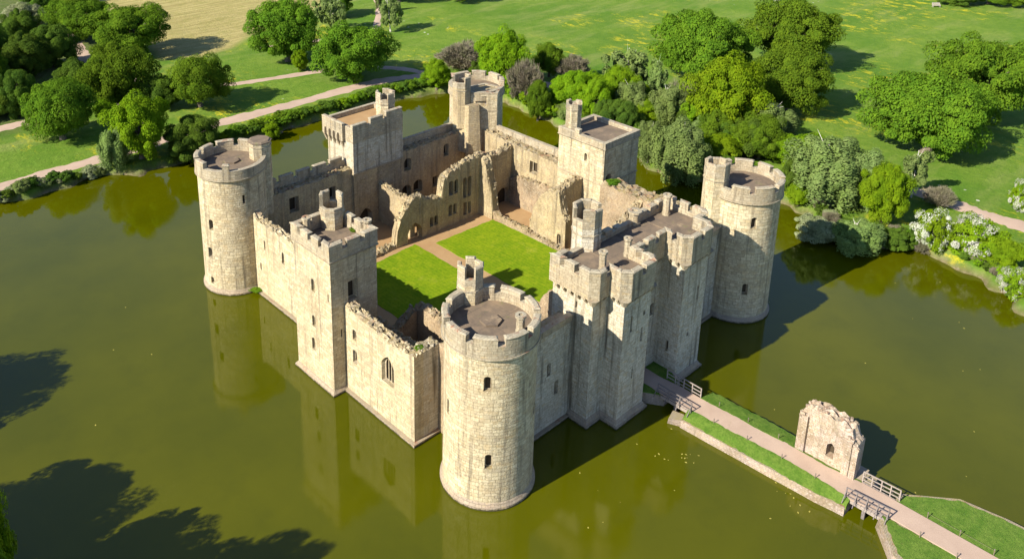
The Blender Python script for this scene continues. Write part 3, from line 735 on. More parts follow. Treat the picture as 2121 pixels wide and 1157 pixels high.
def wall_base(parent, x0, x1, y0, y1):
    bm = bmesh.new(); pts = [(x0, y0), (x1, y0), (x1, y1), (x0, y1)]; prism(bm, pts, -1.6, .35); obj('plinth', bm, M['plinth'], parent)

# east front, between the far left tower and the square tower
W = Wall(); W.add((.3, 41.06, 7.0), (-1, 0), .22, 1.3, 'rect', .4); W.add((.3, 42.3, 3.6), (-1, 0), .22, 1.0, 'rect', .4); W.add((.3, 36.7, 6.9), (-1, 0), .55, 1.6, 'round', .5)
CW = ruin('curtain_wall', (.3, 44.0), (.3, 26.3), 1.15, [(0, 11.4), (1.5, 10.6), (9, 10.7), (17.7, 10.9)], .3, M['stone'], 'sunlit left curtain wall between the far left tower and square tower', rough=.3, W=W, seed=3, group='outer curtain walls')
wall_base(CW, -.12, 2.2, 26.9, 44.2)
ruin('', (1.45, 43.6), (1.45, 26.6), .9, [(0, 9.6), (9, 9.0), (17, 9.3)], -.5, M['rubble'], '', parent=CW, rough=.35, seed=44, wallname='inner_facing')
# chapel front
W = Wall()
W.add((-2.75, 12.0, 5.0), (-1, 0), 1.7, 3.2, 'point', .6, mull=2); W.add((-2.75, 17.66, 7.3), (-1, 0), .55, 1.25, 'round', .5); W.add((-2.75, 17.69, 4.4), (-1, 0), .6, 1.6, 'round', .5)
CH = ruin('chapel_wall', (-2.75, 19.35), (-2.75, 7.75), 1.25, [(0, 10.9), (3, 10.5), (6, 10.3), (9, 10.2), (11.6, 10.5)], .3, M['stone'], 'chapel wall with a large three light pointed window above the water', rough=.28, W=W, seed=5)
ruin('', (-1.55, 7.75), (.6, 7.75), 1.4, [(0, 10.4), (2.1, 10.6)], .3, M['stone_weathered_shade'], '', parent=CH, rough=.3, seed=6, wallname='return_wall')
bm = bmesh.new(); prism(bm, [(-3.15, 7.35), (.75, 7.35), (.75, 8.6), (-1.8, 8.6), (-1.8, 19.3), (-3.15, 19.3)], -1.6, .35); obj('plinth', bm, M['plinth'], CH)
ruin('curtain_wall', (.5, 7.7), (.5, 3.9), 2.4, [(0, 10.6), (1.4, 11.2), (3.8, 12.4)], -1, M['rubble'], 'short broken curtain wall squeezed between the chapel and the nearest round tower', rough=.35, seed=8, group='outer curtain walls')
ruin('ruined_wall', (.6, 8.3), (9.2, 8.3), 1.2, [(0, 9.5), (2.2, 8.3), (4.8, 6.6), (6.2, 6.4), (7.2, 7.3), (8.6, 7.9)], 1.2, M['inner'], 'mossy broken cross wall behind the chapel, beside the nearest round tower', rough=.5, seed=9)
ruin('ruined_wall', (7.3, 19.6), (7.3, 9.7), 1.3, [(0, 6.2), (3, 6.4), (6.2, 6.2), (6.8, 4.4), (9.8, 3.8)], 1.2, M['rubble'], 'low broken rubble wall between the chapel and the court lawn', rough=.45, seed=10)
ruin('ruined_wall', (1.7, 19.3), (7.2, 19.0), 1.2, [(0, 3.2), (2.5, 4.0), (5.5, 6.0)], 1.2, M['rubble'], 'stub of rubble wall at the foot of the square tower, court side', rough=.35, seed=12)
ruin('ruined_wall', (-.2, 17.8), (-.2, 9.5), .8, [(0, 8.7), (4, 8.5), (8.3, 8.8)], 1.2, M['rubble'], 'thin inner ledge of masonry along the back of the chapel wall', rough=.3, seed=14)
# north front, left part beside the nearest tower
W = Wall(); W.add((8.96, .3, 6.7), (0, -1), .5, 1.5, 'round', .5); W.add((10.26, .3, 3.9), (0, -1), .5, 1.6, 'round', .5)
CN = ruin('curtain_wall', (3.9, .3), (12.6, .3), 1.9, [(0, 11.9), (8.7, 11.9)], .3, M['stone_weathered_shade'], 'shaded curtain wall joining the nearest round tower to the gatehouse', rough=.05, W=W, seed=15, group='outer curtain walls')
wall_base(CN, 3.0, 12.7, -.08, 2.2)
bm = bmesh.new(); box(bm, 3.5, 12.3, .22, .9, 11.75, 12.45); obj('parapet', bm, M['parapet'], CN)
W = Wall()
CN2 = ruin('curtain_wall', (32.0, .3), (40.9, .3), 1.9, [(0, 11.9), (8.9, 11.9)], .3, M['stone_weathered_shade'], 'shaded curtain wall joining the gatehouse to the right round tower', rough=.05, W=W, seed=16, group='outer curtain walls')
wall_base(CN2, 31.8, 41.6, -.08, 2.2)
bm = bmesh.new(); box(bm, 32.3, 40.6, .22, .9, 11.75, 12.45); obj('parapet', bm, M['parapet'], CN2)
# west curtain
W = Wall()
CWt = ruin('curtain_wall', (41.6, 19.7), (41.6, 3.6), 3.0, [(0, 11.0), (8, 11.1), (16, 11.4)], -1.6, M['rubble'], 'thick right curtain wall with reddish overgrown rubble top behind the gatehouse', rough=.4, seed=17, group='outer curtain walls')
W = Wall(); W.add((42.3, 32.9, 7.7), (-1, 0), 1.3, 1.9, 'rect', .9)
CW2 = ruin('curtain_wall', (42.3, 44.5), (42.3, 27.5), 2.2, [(0, 11.5), (3, 11.3), (10, 11.0), (17, 10.8)], -1.6, M['inner'], 'far right curtain wall with one square window, left of the west tower', rough=.3, W=W, seed=18, group='outer curtain walls')
bm = bmesh.new(); box(bm, 43.9, 44.52, 28.0, 44.2, 11.0, 12.2); obj('parapet', bm, M['parapet'], CW2)
ruin('', (41.6, 37.0), (41.6, 27.5), .75, [(0, 5.6), (2.0, 6.4), (9.5, 6.9)], 1.2, M['rubble'], '', parent=CW2, rough=.3, seed=19, wallname='ledge')
# south curtain
W = Wall()
for (x, z, w, h, k) in ((28.6, 7.9, 1.15, 1.9, 'round'), (36.5, 8.0, .95, 2.0, 'round'), (28.3, 3.4, 1.5, 2.0, 'round'), (30.6, 3.6, 1.5, 2.0, 'round'), (34.2, 3.4, .9, 1.7, 'rect')): W.add((x, 46.2, z), (0, -1), w, h, k, .9)
CS = ruin('curtain_wall', (27.0, 46.2), (40.6, 46.2), 2.0, [(0, 11.1), (13.6, 11.1)], -1.6, M['inner'], 'shaded far curtain wall with arched recesses, right of the postern tower', rough=.25, W=W, seed=20, group='outer curtain walls')
bm = bmesh.new(); box(bm, 27.2, 40.3, 47.7, 48.25, 11.0, 12.3); obj('parapet', bm, M['parapet'], CS)
W = Wall(); W.add((8.2, 46.2, 7.8), (0, -1), 1.3, 2.2, 'rect', .9); W.add((6.0, 46.2, 4.0), (0, -1), 1.0, 1.8, 'round', .9); W.add((14.6, 46.2, 7.6), (0, -1), .9, 1.9, 'rect', .9)
CS2 = ruin('curtain_wall', (3.9, 46.2), (18.25, 46.2), 2.0, [(0, 11.2), (14.3, 11.2)], -1.6, M['inner'], 'shaded far curtain wall with a crenellated parapet, left of the postern tower', rough=.25, W=W, seed=21, group='outer curtain walls')
bm = bmesh.new(); box(bm, 4.2, 18.2, 47.7, 48.25, 11.0, 12.0); pa = obj('parapet', bm, M['parapet'], CS2)
for k in range(5): merlon(pa, [(4.4+k*2.75, 47.7), (6.5+k*2.75, 47.7), (6.5+k*2.75, 48.25), (4.4+k*2.75, 48.25)], 12.0, 12.9, M['parapet'])

# great hall ruins round the court
W = Wall(); TH = dict(through=2.0, dark_back=False, depth=1.6, frame=False)
W.add((22.7, 37.6, 1.4), (0, -1), 2.2, 3.0, 'point', **TH)
W.add((25.9, 37.6, 2.7), (0, -1), .62, 1.5, 'round', .5); W.add((26.75, 37.6, 2.7), (0, -1), .62, 1.5, 'round', .5)
W.add((29.6, 37.6, 3.2), (0, -1), .62, 1.7, 'round', **TH); W.add((30.5, 37.6, 3.2), (0, -1), .62, 1.7, 'round', .5)
W.add((32.6, 37.6, 2.3), (0, -1), .6, 2.0, 'rect', **TH); W.add((33.5, 37.6, 2.3), (0, -1), .5, 1.9, 'rect', .5)
W.add((29.7, 37.6, 6.5), (0, -1), .7, 2.2, 'round', **TH); W.add((30.7, 37.6, 6.5), (0, -1), .7, 2.2, 'round', .5)
W.add((32.5, 37.6, 5.2), (0, -1), .62, 3.2, 'round', **TH); W.add((33.4, 37.6, 5.2), (0, -1), .62, 3.2, 'round', **TH)
ruin('ruined_wall', (16.6, 37.6), (36.4, 37.6), 1.1, [(0, 1.9), (2.6, 2.1), (2.9, 4.1), (3.4, 5.6), (4.6, 7.3), (6.4, 8.3), (7.5, 8.1), (8.6, 7.0), (11.1, 6.6), (11.5, 9.2), (12.6, 10.0), (16, 10.8), (19.8, 11.2)], 1.2, M['inner'],
     'long ruined hall wall with pointed doorway and window openings facing the court', rough=.5, W=W, seed=22, side=.08)
ruin('ruined_wall', (35.6, 38.7), (35.6, 34.9), 1.5, [(0, 11.0), (1.5, 10.7), (2.3, 9.8), (2.9, 7.0), (3.4, 5.2), (3.8, 2.6)], 1.2, M['inner'], 'tall jagged wall end at the corner of the court lawn', rough=.45, seed=24, side=.1)
W = Wall(); W.add((40.4, 37.2, 1.2), (0, -1), 2.4, 3.2, 'round', .8)
ruin('ruined_wall', (37.0, 37.2), (42.4, 37.2), 1.3, [(0, 10.6), (2, 10.3), (5.4, 11.0)], 1.2, M['inner'], 'cross wall with a wide hearth arch behind the jagged corner', rough=.45, W=W, seed=25)
ruin('low_wall', (35.85, 34.9), (35.85, 9.0), .8, [(0, 2.6), (3, 2.2), (6.5, 2.3), (8, 1.9), (13, 1.9), (25.9, 1.8)], 1.2, M['rubble'], 'knee high rubble footing along the right edge of the court lawn', rough=.22, seed=26)
W = Wall(); W.add((36.75, 22.7, 1.9), (-1, 0), .6, 1.7, 'round', .5)
ruin('ruined_wall', (36.75, 28.3), (36.75, 21.6), 1.3, [(0, 3.2), (.5, 5.6), (1.2, 7.2), (2.4, 8.8), (4.2, 9.9), (5.2, 9.9), (5.7, 7.4), (6.2, 6.4), (6.7, 5.8)], 1.2, M['inner'],
     'bright sunlit ruined wall with a small doorway, right of the court lawn', rough=.4, W=W, seed=27, side=.08)
ruin('ruined_wall', (38.0, 23.2), (42.2, 23.2), 1.2, [(0, 9.9), (2.0, 10.4), (4.2, 10.4)], 1.2, M['inner'], 'shaded mossy cross wall below the west tower', rough=.35, seed=28)
ruin('ruined_wall', (36.6, 12.6), (41.9, 12.6), 1.2, [(0, 8.2), (2.5, 9.4), (5.3, 10.8)], 1.2, M['inner'], 'broken cross wall half hidden behind the gatehouse turret', rough=.45, seed=29)
ruin('ruined_wall', (37.0, 20.6), (37.0, 5.0), 1.2, [(0, 3.0), (2, 4.8), (6, 4.4), (8, 7.6), (15.6, 8.0)], 1.2, M['inner'], 'inner range wall behind the gatehouse, mostly hidden', rough=.5, seed=30)
W = Wall(); W.add((22.6, 40.3, 1.4), (-1, 0), 1.4, 2.6, 'round', **TH)
ruin('ruined_wall', (22.6, 45.8), (22.6, 38.6), .9, [(0, 7.6), (3, 7.3), (7.2, 7.2)], 1.2, M['inner'], 'screen wall with round archway between the hall wall and the postern tower', rough=.3, W=W, seed=31, side=.03)
ruin('low_wall', (9.0, 37.4), (16.5, 37.5), .8, [(0, 1.75), (7.5, 1.9)], 1.2, M['rubble'], 'low kerb of rubble at the left end of the hall wall', rough=.18, seed=32)
ruin('ruined_wall', (13.0, 6.4), (13.0, 3.0), 1.1, [(0, 8.8), (.8, 10.6), (1.8, 12.6), (3.4, 13.4)], 1.2, M['rubble'], 'jagged flower topped wall end against the left side of the gatehouse', rough=.5, seed=34)
# ---------------------------------------------------------------- gatehouse
TG = empty('gatehouse', (22.35, -.5, 0), 'tall twin gatehouse with stepped shaded front, three roof chimneys and crenellated overhanging parapet', 'gatehouse')
G_PL = [(12.45, 3.2), (12.45, -2.1), (14.75, -2.1), (14.75, -4.25), (19.3, -4.25), (19.3, -1.35), (25.4, -1.35), (25.4, -4.25), (29.95, -4.25), (29.95, -2.1), (32.25, -2.1), (32.25, 3.2)]
W = Wall()
W.add((12.45, .0, 13.3), (-1, 0), .22, .8, 'rect', .4)
W.add((12.45, .45, 14.95), (-1, 0), .55, .95, 'round', .4, frame=False); W.add((12.45, -.85, 14.9), (-1, 0), .55, .95, 'round', .4, frame=False)
W.add((16.2, -4.25, 11.0), (0, -1), .32, 1.8, 'rect', .4); W.add((18.15, -4.25, 9.0), (0, -1), .32, 1.6, 'rect', .4); W.add((17.0, -4.25, 5.0), (0, -1), .2, 1.2, 'rect', .4)
W.add((18.35, -4.25, 12.1), (0, -1), .42, .42, 'rect', .35, splay=1.02)
W.add((28.55, -4.25, 9.6), (0, -1), .32, 1.6, 'rect', .4); W.add((27.3, -4.25, 5.4), (0, -1), .42, .42, 'rect', .35, splay=1.02)
W.add((25.4, -2.9, 3.6), (-1, 0), .32, 1.3, 'rect', .35); W.add((22.35, -1.35, 1.25), (0, -1), 2.6, 4.0, 'point', 1.0, frame=False)
W.add((20.5, -1.35, 8.0), (0, -1), .6, 1.5, 'round', .4); W.add((24.2, -1.35, 8.0), (0, -1), .6, 1.5, 'round', .4)
bm = bmesh.new(); prism(bm, G_PL[::1], .8, 16.3); obj('walls', bm, M['stone_weathered_shade'], TG, cutters=W.cut); W.build(TG, M['parapet'])
bm = bmesh.new(); q = offset(G_PL, -.42); q2 = offset(G_PL, -.02); prism(bm, q, -1.6, .35); prism(bm, offset(G_PL, -.3), .35, .85, q2); obj('plinth', bm, M['plinth'], TG)
e, c = .45, .85      # overhang and chamfer of the machicolated parapet
GP = [(12.0, 3.4), (12.0, -1.75), (12.75, -2.6), (14.3, -2.6), (14.3, -3.85), (15.15, -4.72), (18.95, -4.72), (19.75, -3.9), (19.75, -1.85), (24.95, -1.85), (24.95, -3.9), (25.75, -4.72),
      (29.55, -4.72), (30.4, -3.85), (30.4, -2.6), (31.95, -2.6), (32.7, -1.75), (32.7, 3.4)]
bm = bmesh.new(); ring_band(bm, GP, offset(GP, .62), 15.25, 17.5); pa = obj('parapet', bm, M['parapet'], TG)
edge_merlons(pa, GP, .6, 17.5, 18.5, M['parapet'], 1.15, .62, skip=(17,))
# back parapet, more ruined
for (a, b, z) in ((26.6, 28.0, 18.2), (28.6, 29.8, 18.3), (30.2, 31.0, 18.4), (20.4, 21.6, 18.1), (22.4, 23.4, 17.9), (13.0, 14.2, 18.2)): merlon(pa, [(a, 2.78), (b, 2.78), (b, 3.4), (a, 3.4)], 17.5, z, M['parapet'])
# corbel courses under the overhang and at each chamfered corner
bm = bmesh.new(); bo = offset(GP, .02); bi = offset(G_PL, .05)
bm2 = bmesh.new()
for (x, y, dx, dy) in ((12.45, -2.1, -1, -1), (14.75, -4.25, -1, -1), (19.3, -4.25, 1, -1), (25.4, -4.25, -1, -1), (29.95, -4.25, 1, -1), (32.25, -2.1, 1, -1)):
    for k in range(3):
        bm = bmesh.new(); r = .16+.13*k; z = 14.55+.24*k
        prism(bm, circle((x-dx*.1, y-dy*.1), r+.16, 8, pi/8), z, z+.2, circle((x-dx*.1, y-dy*.1), r+.26, 8, pi/8)); obj('corbel', bm, M['parapet'], TG)
bm2.free()
def under(p, q, nrm, n):
    for k in range(n):
        t = (k+.5)/n; x = p[0]+(q[0]-p[0])*t; y = p[1]+(q[1]-p[1])*t; s = Vector((-nrm[1], nrm[0]))*.14; o = Vector(nrm)*.44
        bm = bmesh.new(); b0 = Vector((x, y)); P4 = [tuple(b0-s), tuple(b0+s), tuple(b0+s+o), tuple(b0-s+o)]
        if (Vector(P4[1])-Vector(P4[0])).cross(Vector(P4[2])-Vector(P4[1])) < 0: P4 = [P4[1], P4[0], P4[3], P4[2]]
        zz = [14.45 if i in (0, 1) else 15.05 for i in range(4)]; prism(bm, P4, zz, 15.25); obj('corbel', bm, M['parapet'], TG)
under((12.45, 2.9), (12.45, -1.7), (-1, 0), 5); under((15.2, -4.25), (18.9, -4.25), (0, -1), 5); under((25.8, -4.25), (29.6, -4.25), (0, -1), 5)
under((19.5, -1.35), (25.2, -1.35), (0, -1), 6); under((12.9, -2.1), (14.5, -2.1), (0, -1), 2); under((30.2, -2.1), (31.9, -2.1), (0, -1), 2)
under((14.75, -2.5), (14.75, -3.9), (-1, 0), 2); under((25.4, -1.9), (25.4, -3.9), (-1, 0), 2)
for (a, b) in (((13.2, -.2), (13.25, 2.3)),): pass
bm = bmesh.new(); prism(bm, offset(GP, .5), 16.25, 16.95); dk = obj('roof_deck', bm, M['roof'], TG)
for (x, y0, y1) in ((17.2, -4.0, 2.7), (22.35, -1.2, 2.7), (27.4, -4.0, 2.7)):
    bm = bmesh.new(); box(bm, x-.07, x+.07, y0, y1, 16.9, 17.03); obj('roof_roll', bm, M['roof'], dk)
turret(TG, (18.0, 3.55), 1.62, 1.4, 20.5, 21.9, M['stone_weathered_shade'], skip=(3, 6), string=18.7)
chimney(TG, (15.05, -1.0), .38, 16.95, 19.3); chimney(TG, (19.5, -.8), .38, 16.95, 19.1); chimney(TG, (30.5, 1.9), .42, 16.95, 19.5); chimney(TG, (25.9, 3.0), .62, 16.95, 18.6)

# ---------------------------------------------------------------- gate island, causeway, bridges
def island(name, label, base, top, z, grass, cat='bank', seed=1):
    T = empty(name, (sum(p[0] for p in base)/len(base), sum(p[1] for p in base)/len(base), 0), label, cat)
    bm = bmesh.new(); prism(bm, base, -1.6, z-.08, top); obj('retaining_wall', bm, M['bank_wall'], T)
    for k, gp in enumerate(grass):
        # turf sheet with a soft uneven surface and ragged edge
        c = []
        for i in range(len(gp)):
            a = Vector(gp[i]); b = Vector(gp[(i+1) % len(gp)]); L = (b-a).length; n = max(2, int(L/.45))
            for j in range(n):
                p = a.lerp(b, j/n); c.append((p.x+.07*sin(p.y*5+k*2+p.x*3)+.04*sin(p.y*11), p.y+.06*sin(p.x*6+k)))
        bm = bmesh.new(); prism(bm, c, z-.2, z+.03, offset(c, .05)); obj('turf', bm, M['verge'], T)
    return T
AB = [(19.0, -.8), (19.6, -3.6), (21.2, -5.9), (24.6, -5.9), (26.1, -3.6), (26.4, -.8)]
AB2 = offset(AB, .3)
island('gate_bank', 'small walled bank with shaded grass at the gatehouse entrance', AB, AB2, 1.3, [[(19.4, -1.4), (19.9, -3.5), (21.2, -5.4), (21.5, -3.4), (21.3, -1.4)], [(23.7, -1.4), (23.6, -3.4), (24.0, -5.4), (24.4, -5.4), (25.6, -3.5), (25.9, -1.4)]])
CA = [(19.35, -8.7), (19.6, -13), (19.8, -18), (20.0, -23), (20.3, -25.8), (24.9, -25.8), (27.5, -25.4), (27.6, -18.2), (26.9, -18.0), (26.6, -8.5)]
CA2 = [(19.95, -8.85), (20.15, -13), (20.45, -18), (20.8, -23), (21.2, -25.5), (24.7, -25.5), (27.2, -25.2), (27.3, -18.5), (26.6, -18.3), (26.2, -8.7)]
TC = island('causeway', 'long walled causeway with grass verges leading to the gatehouse', CA, CA2, .88, [])
def verge(parent, inner, outer, zi, zo, seed=0, rows=6, step=.4):
    """sloping turf strip between two edge lines"""
    def samp(L, n):
        d = [0]
        for a, b in zip(L, L[1:]): d.append(d[-1]+(Vector(b)-Vector(a)).length)
        return [(float(np.interp(d[-1]*k/n, d, [p[0] for p in L])), float(np.interp(d[-1]*k/n, d, [p[1] for p in L]))) for k in range(n+1)]
    n = int(sum((Vector(b)-Vector(a)).length for a, b in zip(outer, outer[1:]))/step); I = samp(inner, n); O = samp(outer, n); r = random.Random(seed)
    bm = bmesh.new(); G = []
    for k in range(n+1):
        row = []
        for q in range(rows+1):
            t = q/rows; e = r.uniform(-.07, .07)*(1 if 0 < q else .6)+(r.uniform(-.09, .12) if q == rows else 0)
            tt = t**1.35; x = I[k][0]+(O[k][0]-I[k][0])*t; y = I[k][1]+(O[k][1]-I[k][1])*t; dv = Vector((O[k][0]-I[k][0], O[k][1]-I[k][1])).normalized()
            row.append(bm.verts.new((x+dv.x*e, y+dv.y*e, zi+(zo-zi)*tt+r.uniform(-.03, .05))))
        row.append(bm.verts.new((row[-1].co.x, row[-1].co.y, zo-.45))); G.append(row)
        row.insert(0, bm.verts.new((row[0].co.x, row[0].co.y, zi-.3)))
    for a, b in zip(G, G[1:]):
        for q in range(len(a)-1): bm.faces.new((a[q], a[q+1], b[q+1], b[q]))
        bm.faces.new((a[0], b[0], b[-1], a[-1]))
    bm.faces.new(G[0]); bm.faces.new(G[-1][::-1])
    obj('turf', bm, M['verge'], parent, smooth=True)
verge(TC, [(21.45, -8.7), (21.75, -13), (22.2, -19), (22.2, -22.4), (21.95, -25.6)], [(20.12, -8.8), (20.3, -13), (20.6, -18), (20.95, -23), (21.3, -25.6)], 1.36, .95, 1)
verge(TC, [(23.8, -8.5), (24.05, -12.8), (24.1, -15.6), (24.4, -19.2)], [(26.05, -8.7), (26.3, -12), (26.35, -15), (26.3, -18.4)], 1.36, 1.05, 2)
verge(TC, [(24.4, -19.1), (24.3, -22), (24.75, -25.4)], [(24.9, -19.1), (24.95, -22), (25.3, -25.3)], 1.36, 1.15, 3, 3)
bm = bmesh.new(); prism(bm, [(21.3, -8.7), (22.1, -19), (22.1, -22.4), (21.85, -25.5), (27.0, -25.2), (27.0, -18.6), (24.5, -18.6), (23.9, -8.7)], .7, 1.28); obj('earth_core', bm, M['bare_earth'], TC)
OC = [(21.8, -27.9), (18.5, -30.6), (16.6, -34.4), (17.2, -40), (20.5, -44), (28, -44), (31, -40), (30.9, -36.2), (30.2, -32.2), (26.5, -28.0)]
OC2 = offset(OC, .35)
island('octagon_bank', 'octagonal walled grass bank at the outer end of the footbridge', OC, OC2, 1.2, [[(22.3, -28.5), (22.5, -35), (22.5, -43.4), (20.8, -43.4), (17.8, -39.8), (17.6, -34.6), (19.3, -31)], [(24.95, -28.6), (26.3, -28.8), (29.4, -32.4), (30.1, -36.2), (30.2, -39.7), (27.7, -43.3), (24.9, -43.4), (24.9, -36)]])
bm = bmesh.new()
prs = [((21.35, -.9), (23.75, -.9)), ((21.4, -3.5), (23.6, -3.5)), ((21.3, -6.2), (23.9, -6.2)), ((21.4, -8.6), (23.85, -8.6)), ((21.7, -12.7), (24.1, -12.7)), ((22.15, -18.8), (24.45, -18.8)), ((22.15, -22.3), (24.35, -22.3)), ((21.9, -25.6), (24.8, -25.6)), ((22.5, -28.4), (24.9, -28.4)), ((22.5, -35), (24.9, -35)), ((22.5, -43.5), (24.9, -43.5))]
rows = []
for (a, b) in prs: rows.append([bm.verts.new((a[0]+(b[0]-a[0])*k/3, a[1], 1.345)) for k in range(4)])
for r0, r1 in zip(rows, rows[1:]):
    for k in range(3): bm.faces.new((r0[k], r1[k], r1[k+1], r0[k+1]))
ret = bmesh.ops.extrude_face_region(bm, geom=bm.faces[:]); bmesh.ops.translate(bm, verts=[v for v in ret['geom'] if isinstance(v, bmesh.types.BMVert)], vec=(0, 0, -.1))
tag(obj('causeway_path', bm, M['path']), kind='structure')
# loose stones and weathered slab at the near end
bm = bmesh.new(); prism(bm, [(19.2, -7.5), (20.9, -7.0), (21.3, -8.5), (19.9, -9.0)], -.8, .62, [(19.4, -7.6), (20.8, -7.2), (21.1, -8.4), (20.0, -8.8)]); tag(obj('stone_pier', bm, M['bank_wall']), 'low flat stone block in the water at the castle end of the causeway', 'stone block')
def rail_fence(a, b, z, label, out, mat, posts=4, brace=True):
    T = empty('bridge_railing', ((a[0]+b[0])/2, (a[1]+b[1])/2, z), label, 'railing', 'timber railings of the two footbridges')
    a = Vector((*a, z)); b = Vector((*b, z)); out = Vector((*out, 0))
    for k in range(posts):
        p = a.lerp(b, k/(posts-1)); bm = bmesh.new(); beam(bm, p+Vector((0, 0, -.25)), p+Vector((0, 0, 1.12)), .10); obj('post', bm, mat, T)
        if brace: bm = bmesh.new(); beam(bm, p+out*.75+Vector((0, 0, -.18)), p+Vector((0, 0, .82)), .07); obj('brace', bm, mat, T)
    for hh in (1.15, .68, .25):
        bm = bmesh.new(); beam(bm, a+Vector((0, 0, hh))-(b-a)*.01, b+Vector((0, 0, hh))+(b-a)*.01, .10 if hh > 1 else .075, .075); obj('rail', bm, mat, T)
def bridge(name, label, x0, x1, y0, y1, z):
    T = empty(name, ((x0+x1)/2, (y0+y1)/2, 0), label, 'footbridge')
    n = int((y1-y0)/.28)
    bm = bmesh.new()
    for k in range(n): y = y0+(y1-y0)*k/n; box(bm, x0, x1, y+.015, y+(y1-y0)/n-.015, z-.16, z-.08)
    obj('deck', bm, M['timber'], T)
    for x in (x0+.15, (x0+x1)/2, x1-.15): bm = bmesh.new(); box(bm, x-.12, x+.12, y0-.3, y1+.3, z-.45, z-.163); obj('joist', bm, M['timber'], T)
    for y in (y0+(y1-y0)*.5,):
        for x in (x0+.15, x1-.15): bm = bmesh.new(); box(bm, x-.14, x+.14, y-.14, y+.14, -1.6, z-.455); obj('pile', bm, M['timber_dark'], T)
bridge('footbridge', 'short footbridge between the gate bank and the causeway', 21.15, 24.0, -8.7, -5.7, 1.33)
bridge('footbridge', 'footbridge between the causeway and the octagonal bank', 21.9, 25.15, -28.4, -25.4, 1.33)
rail_fence((21.2, -4.9), (21.15, -9.1), 1.3, 'dark braced railing on the near side of the bridge at the gatehouse', (-1, 0), M['timber_dark'], 4)
rail_fence((24.0, -4.2), (23.95, -8.5), 1.3, 'pale railing on the far side of the bridge at the gatehouse', (1, 0), M['timber'], 5, False)
rail_fence((21.85, -25.2), (22.2, -28.9), 1.3, 'dark braced railing on the near side of the outer footbridge', (-1, 0), M['timber_dark'], 5)
rail_fence((25.0, -25.4), (25.2, -28.7), 1.3, 'pale railing on the far side of the outer footbridge', (1, 0), M['timber'], 5)
# thin stakes and rope along the path
def stake(x, y, z, label):
    T = empty('path_stake', (x, y, z), label, 'stake', 'roped stakes along the causeway path')
    bm = bmesh.new(); beam(bm, (x, y, z-.3), (x, y, z+.58), .065); obj('post', bm, M['rope'], T)
    bm = bmesh.new(); ring_band(bm, circle((x, y), .06, 8), circle((x, y), .03, 8), z+.5, z+.56); obj('rope_eye', bm, M['timber_dark'], T)
SR = [(24.2, -10.6), (24.3, -13.9), (24.4, -17.2)]; SL = [(21.5, -11.6), (21.8, -15.2), (22.0, -18.8), (22.0, -22.2)]
SO = [(25.1, -31.2), (25.1, -33.9), (25.1, -36.6)]; SQ = [(22.3, -31.6), (22.3, -34.6), (22.3, -38)]
for pts, lab in ((SR, 'short rope stake on the far verge of the causeway, %s'), (SL, 'short rope stake on the near verge of the causeway, %s'), (SO, 'rope stake on the far grass of the octagonal bank, %s'), (SQ, 'rope stake on the near grass of the octagonal bank, %s')):
    words = ['nearest the castle', 'second from the castle', 'third from the castle', 'farthest from the castle'] if len(pts) == 4 else ['nearest the castle', 'the middle one', 'farthest from the castle']
    for (x, y), w in zip(pts, words): stake(x, y, 1.3, lab % w)
    if lab.startswith('rope stake on the far'):
        bm = bmesh.new(); tube(bm, [(x, y, 1.72) for i, (x, y) in enumerate(pts)], [.012]*len(pts), 5); tag(obj('rope', bm, M['rope']), 'rope strung between stakes on the octagonal bank, beside the path', 'rope')

# ruined barbican beside the causeway
W = Wall(); W.add((24.75, -22.15, 2.2), (-1, 0), .62, 1.55, 'point', .8, frame=False)
TB = ruin('barbican_ruin', (24.75, -18.95), (24.75, -24.55), 1.6, [(0, 5.3), (.3, 6.1), (1.2, 6.5), (2.6, 6.5), (4.0, 6.3), (4.9, 6.0), (5.2, 5.2), (5.6, 4.9)], .9, M['barbican'], 'lone ruined gate wall with mossy top and small doorway beside the causeway path', cat='ruin', rough=.5, W=W, seed=41, side=.07)
for (y0, y1, z) in ((-18.9, -19.75, 5.6), (-23.5, -24.15, 5.5), (-24.2, -24.75, 4.8)):
    ruin('', (24.42, y0), (24.42, y1), .6, [(0, z), (abs(y1-y0), z-.3)], .9, M['barbican'], '', parent=TB, rough=.3, seed=int(z*10), side=.06, wallname='buttress')
bm = bmesh.new(); prism(bm, [(24.2, -25.1), (26.6, -25.1), (26.9, -26.6), (25.2, -26.6)], -1.6, 1.2, [(24.5, -25.2), (26.4, -25.2), (26.5, -26.2), (25.4, -26.2)]); tag(obj('stone_footing', bm, M['bank_wall']), 'lump of broken masonry at the outer end of the barbican ruin', 'masonry')

# ---------------------------------------------------------------- benches on the meadow
def bench_proto():
    T = empty('park_bench', (0, 0, 0), 'pale wooden bench', 'bench', 'benches on the meadow')
    bm = bmesh.new()
    for k in range(4): box(bm, -.9, .9, -.25+k*.13, -.14+k*.13, .42, .46)
    obj('seat', bm, M['bench_wood'], T)
    bm = bmesh.new()
    for k in range(4): prism(bm, [(-.9, .27+k*.03), (.9, .27+k*.03), (.9, .31+k*.03), (-.9, .31+k*.03)], .52+k*.13, .62+k*.13)
    obj('backrest', bm, M['bench_wood'], T)
    for x in (-.8, .8):
        for (y, h) in ((-.2, .62), (.24, .95)): bm = bmesh.new(); box(bm, x-.04, x+.04, y-.04, y+.04, 0, h); obj('leg', bm, M['bench_wood'], T)
        bm = bmesh.new(); box(bm, x-.045, x+.045, -.26, .3, .625, .68); obj('armrest', bm, M['bench_wood'], T)
    return T
def copy_tree(o, parent=None):
    c = o.copy(); COL.objects.link(c)
    if parent is not None: c.parent = parent; c.matrix_parent_inverse = o.matrix_parent_inverse.copy()
    for ch in o.children: copy_tree(ch, c)
    return c
b0 = bench_proto()
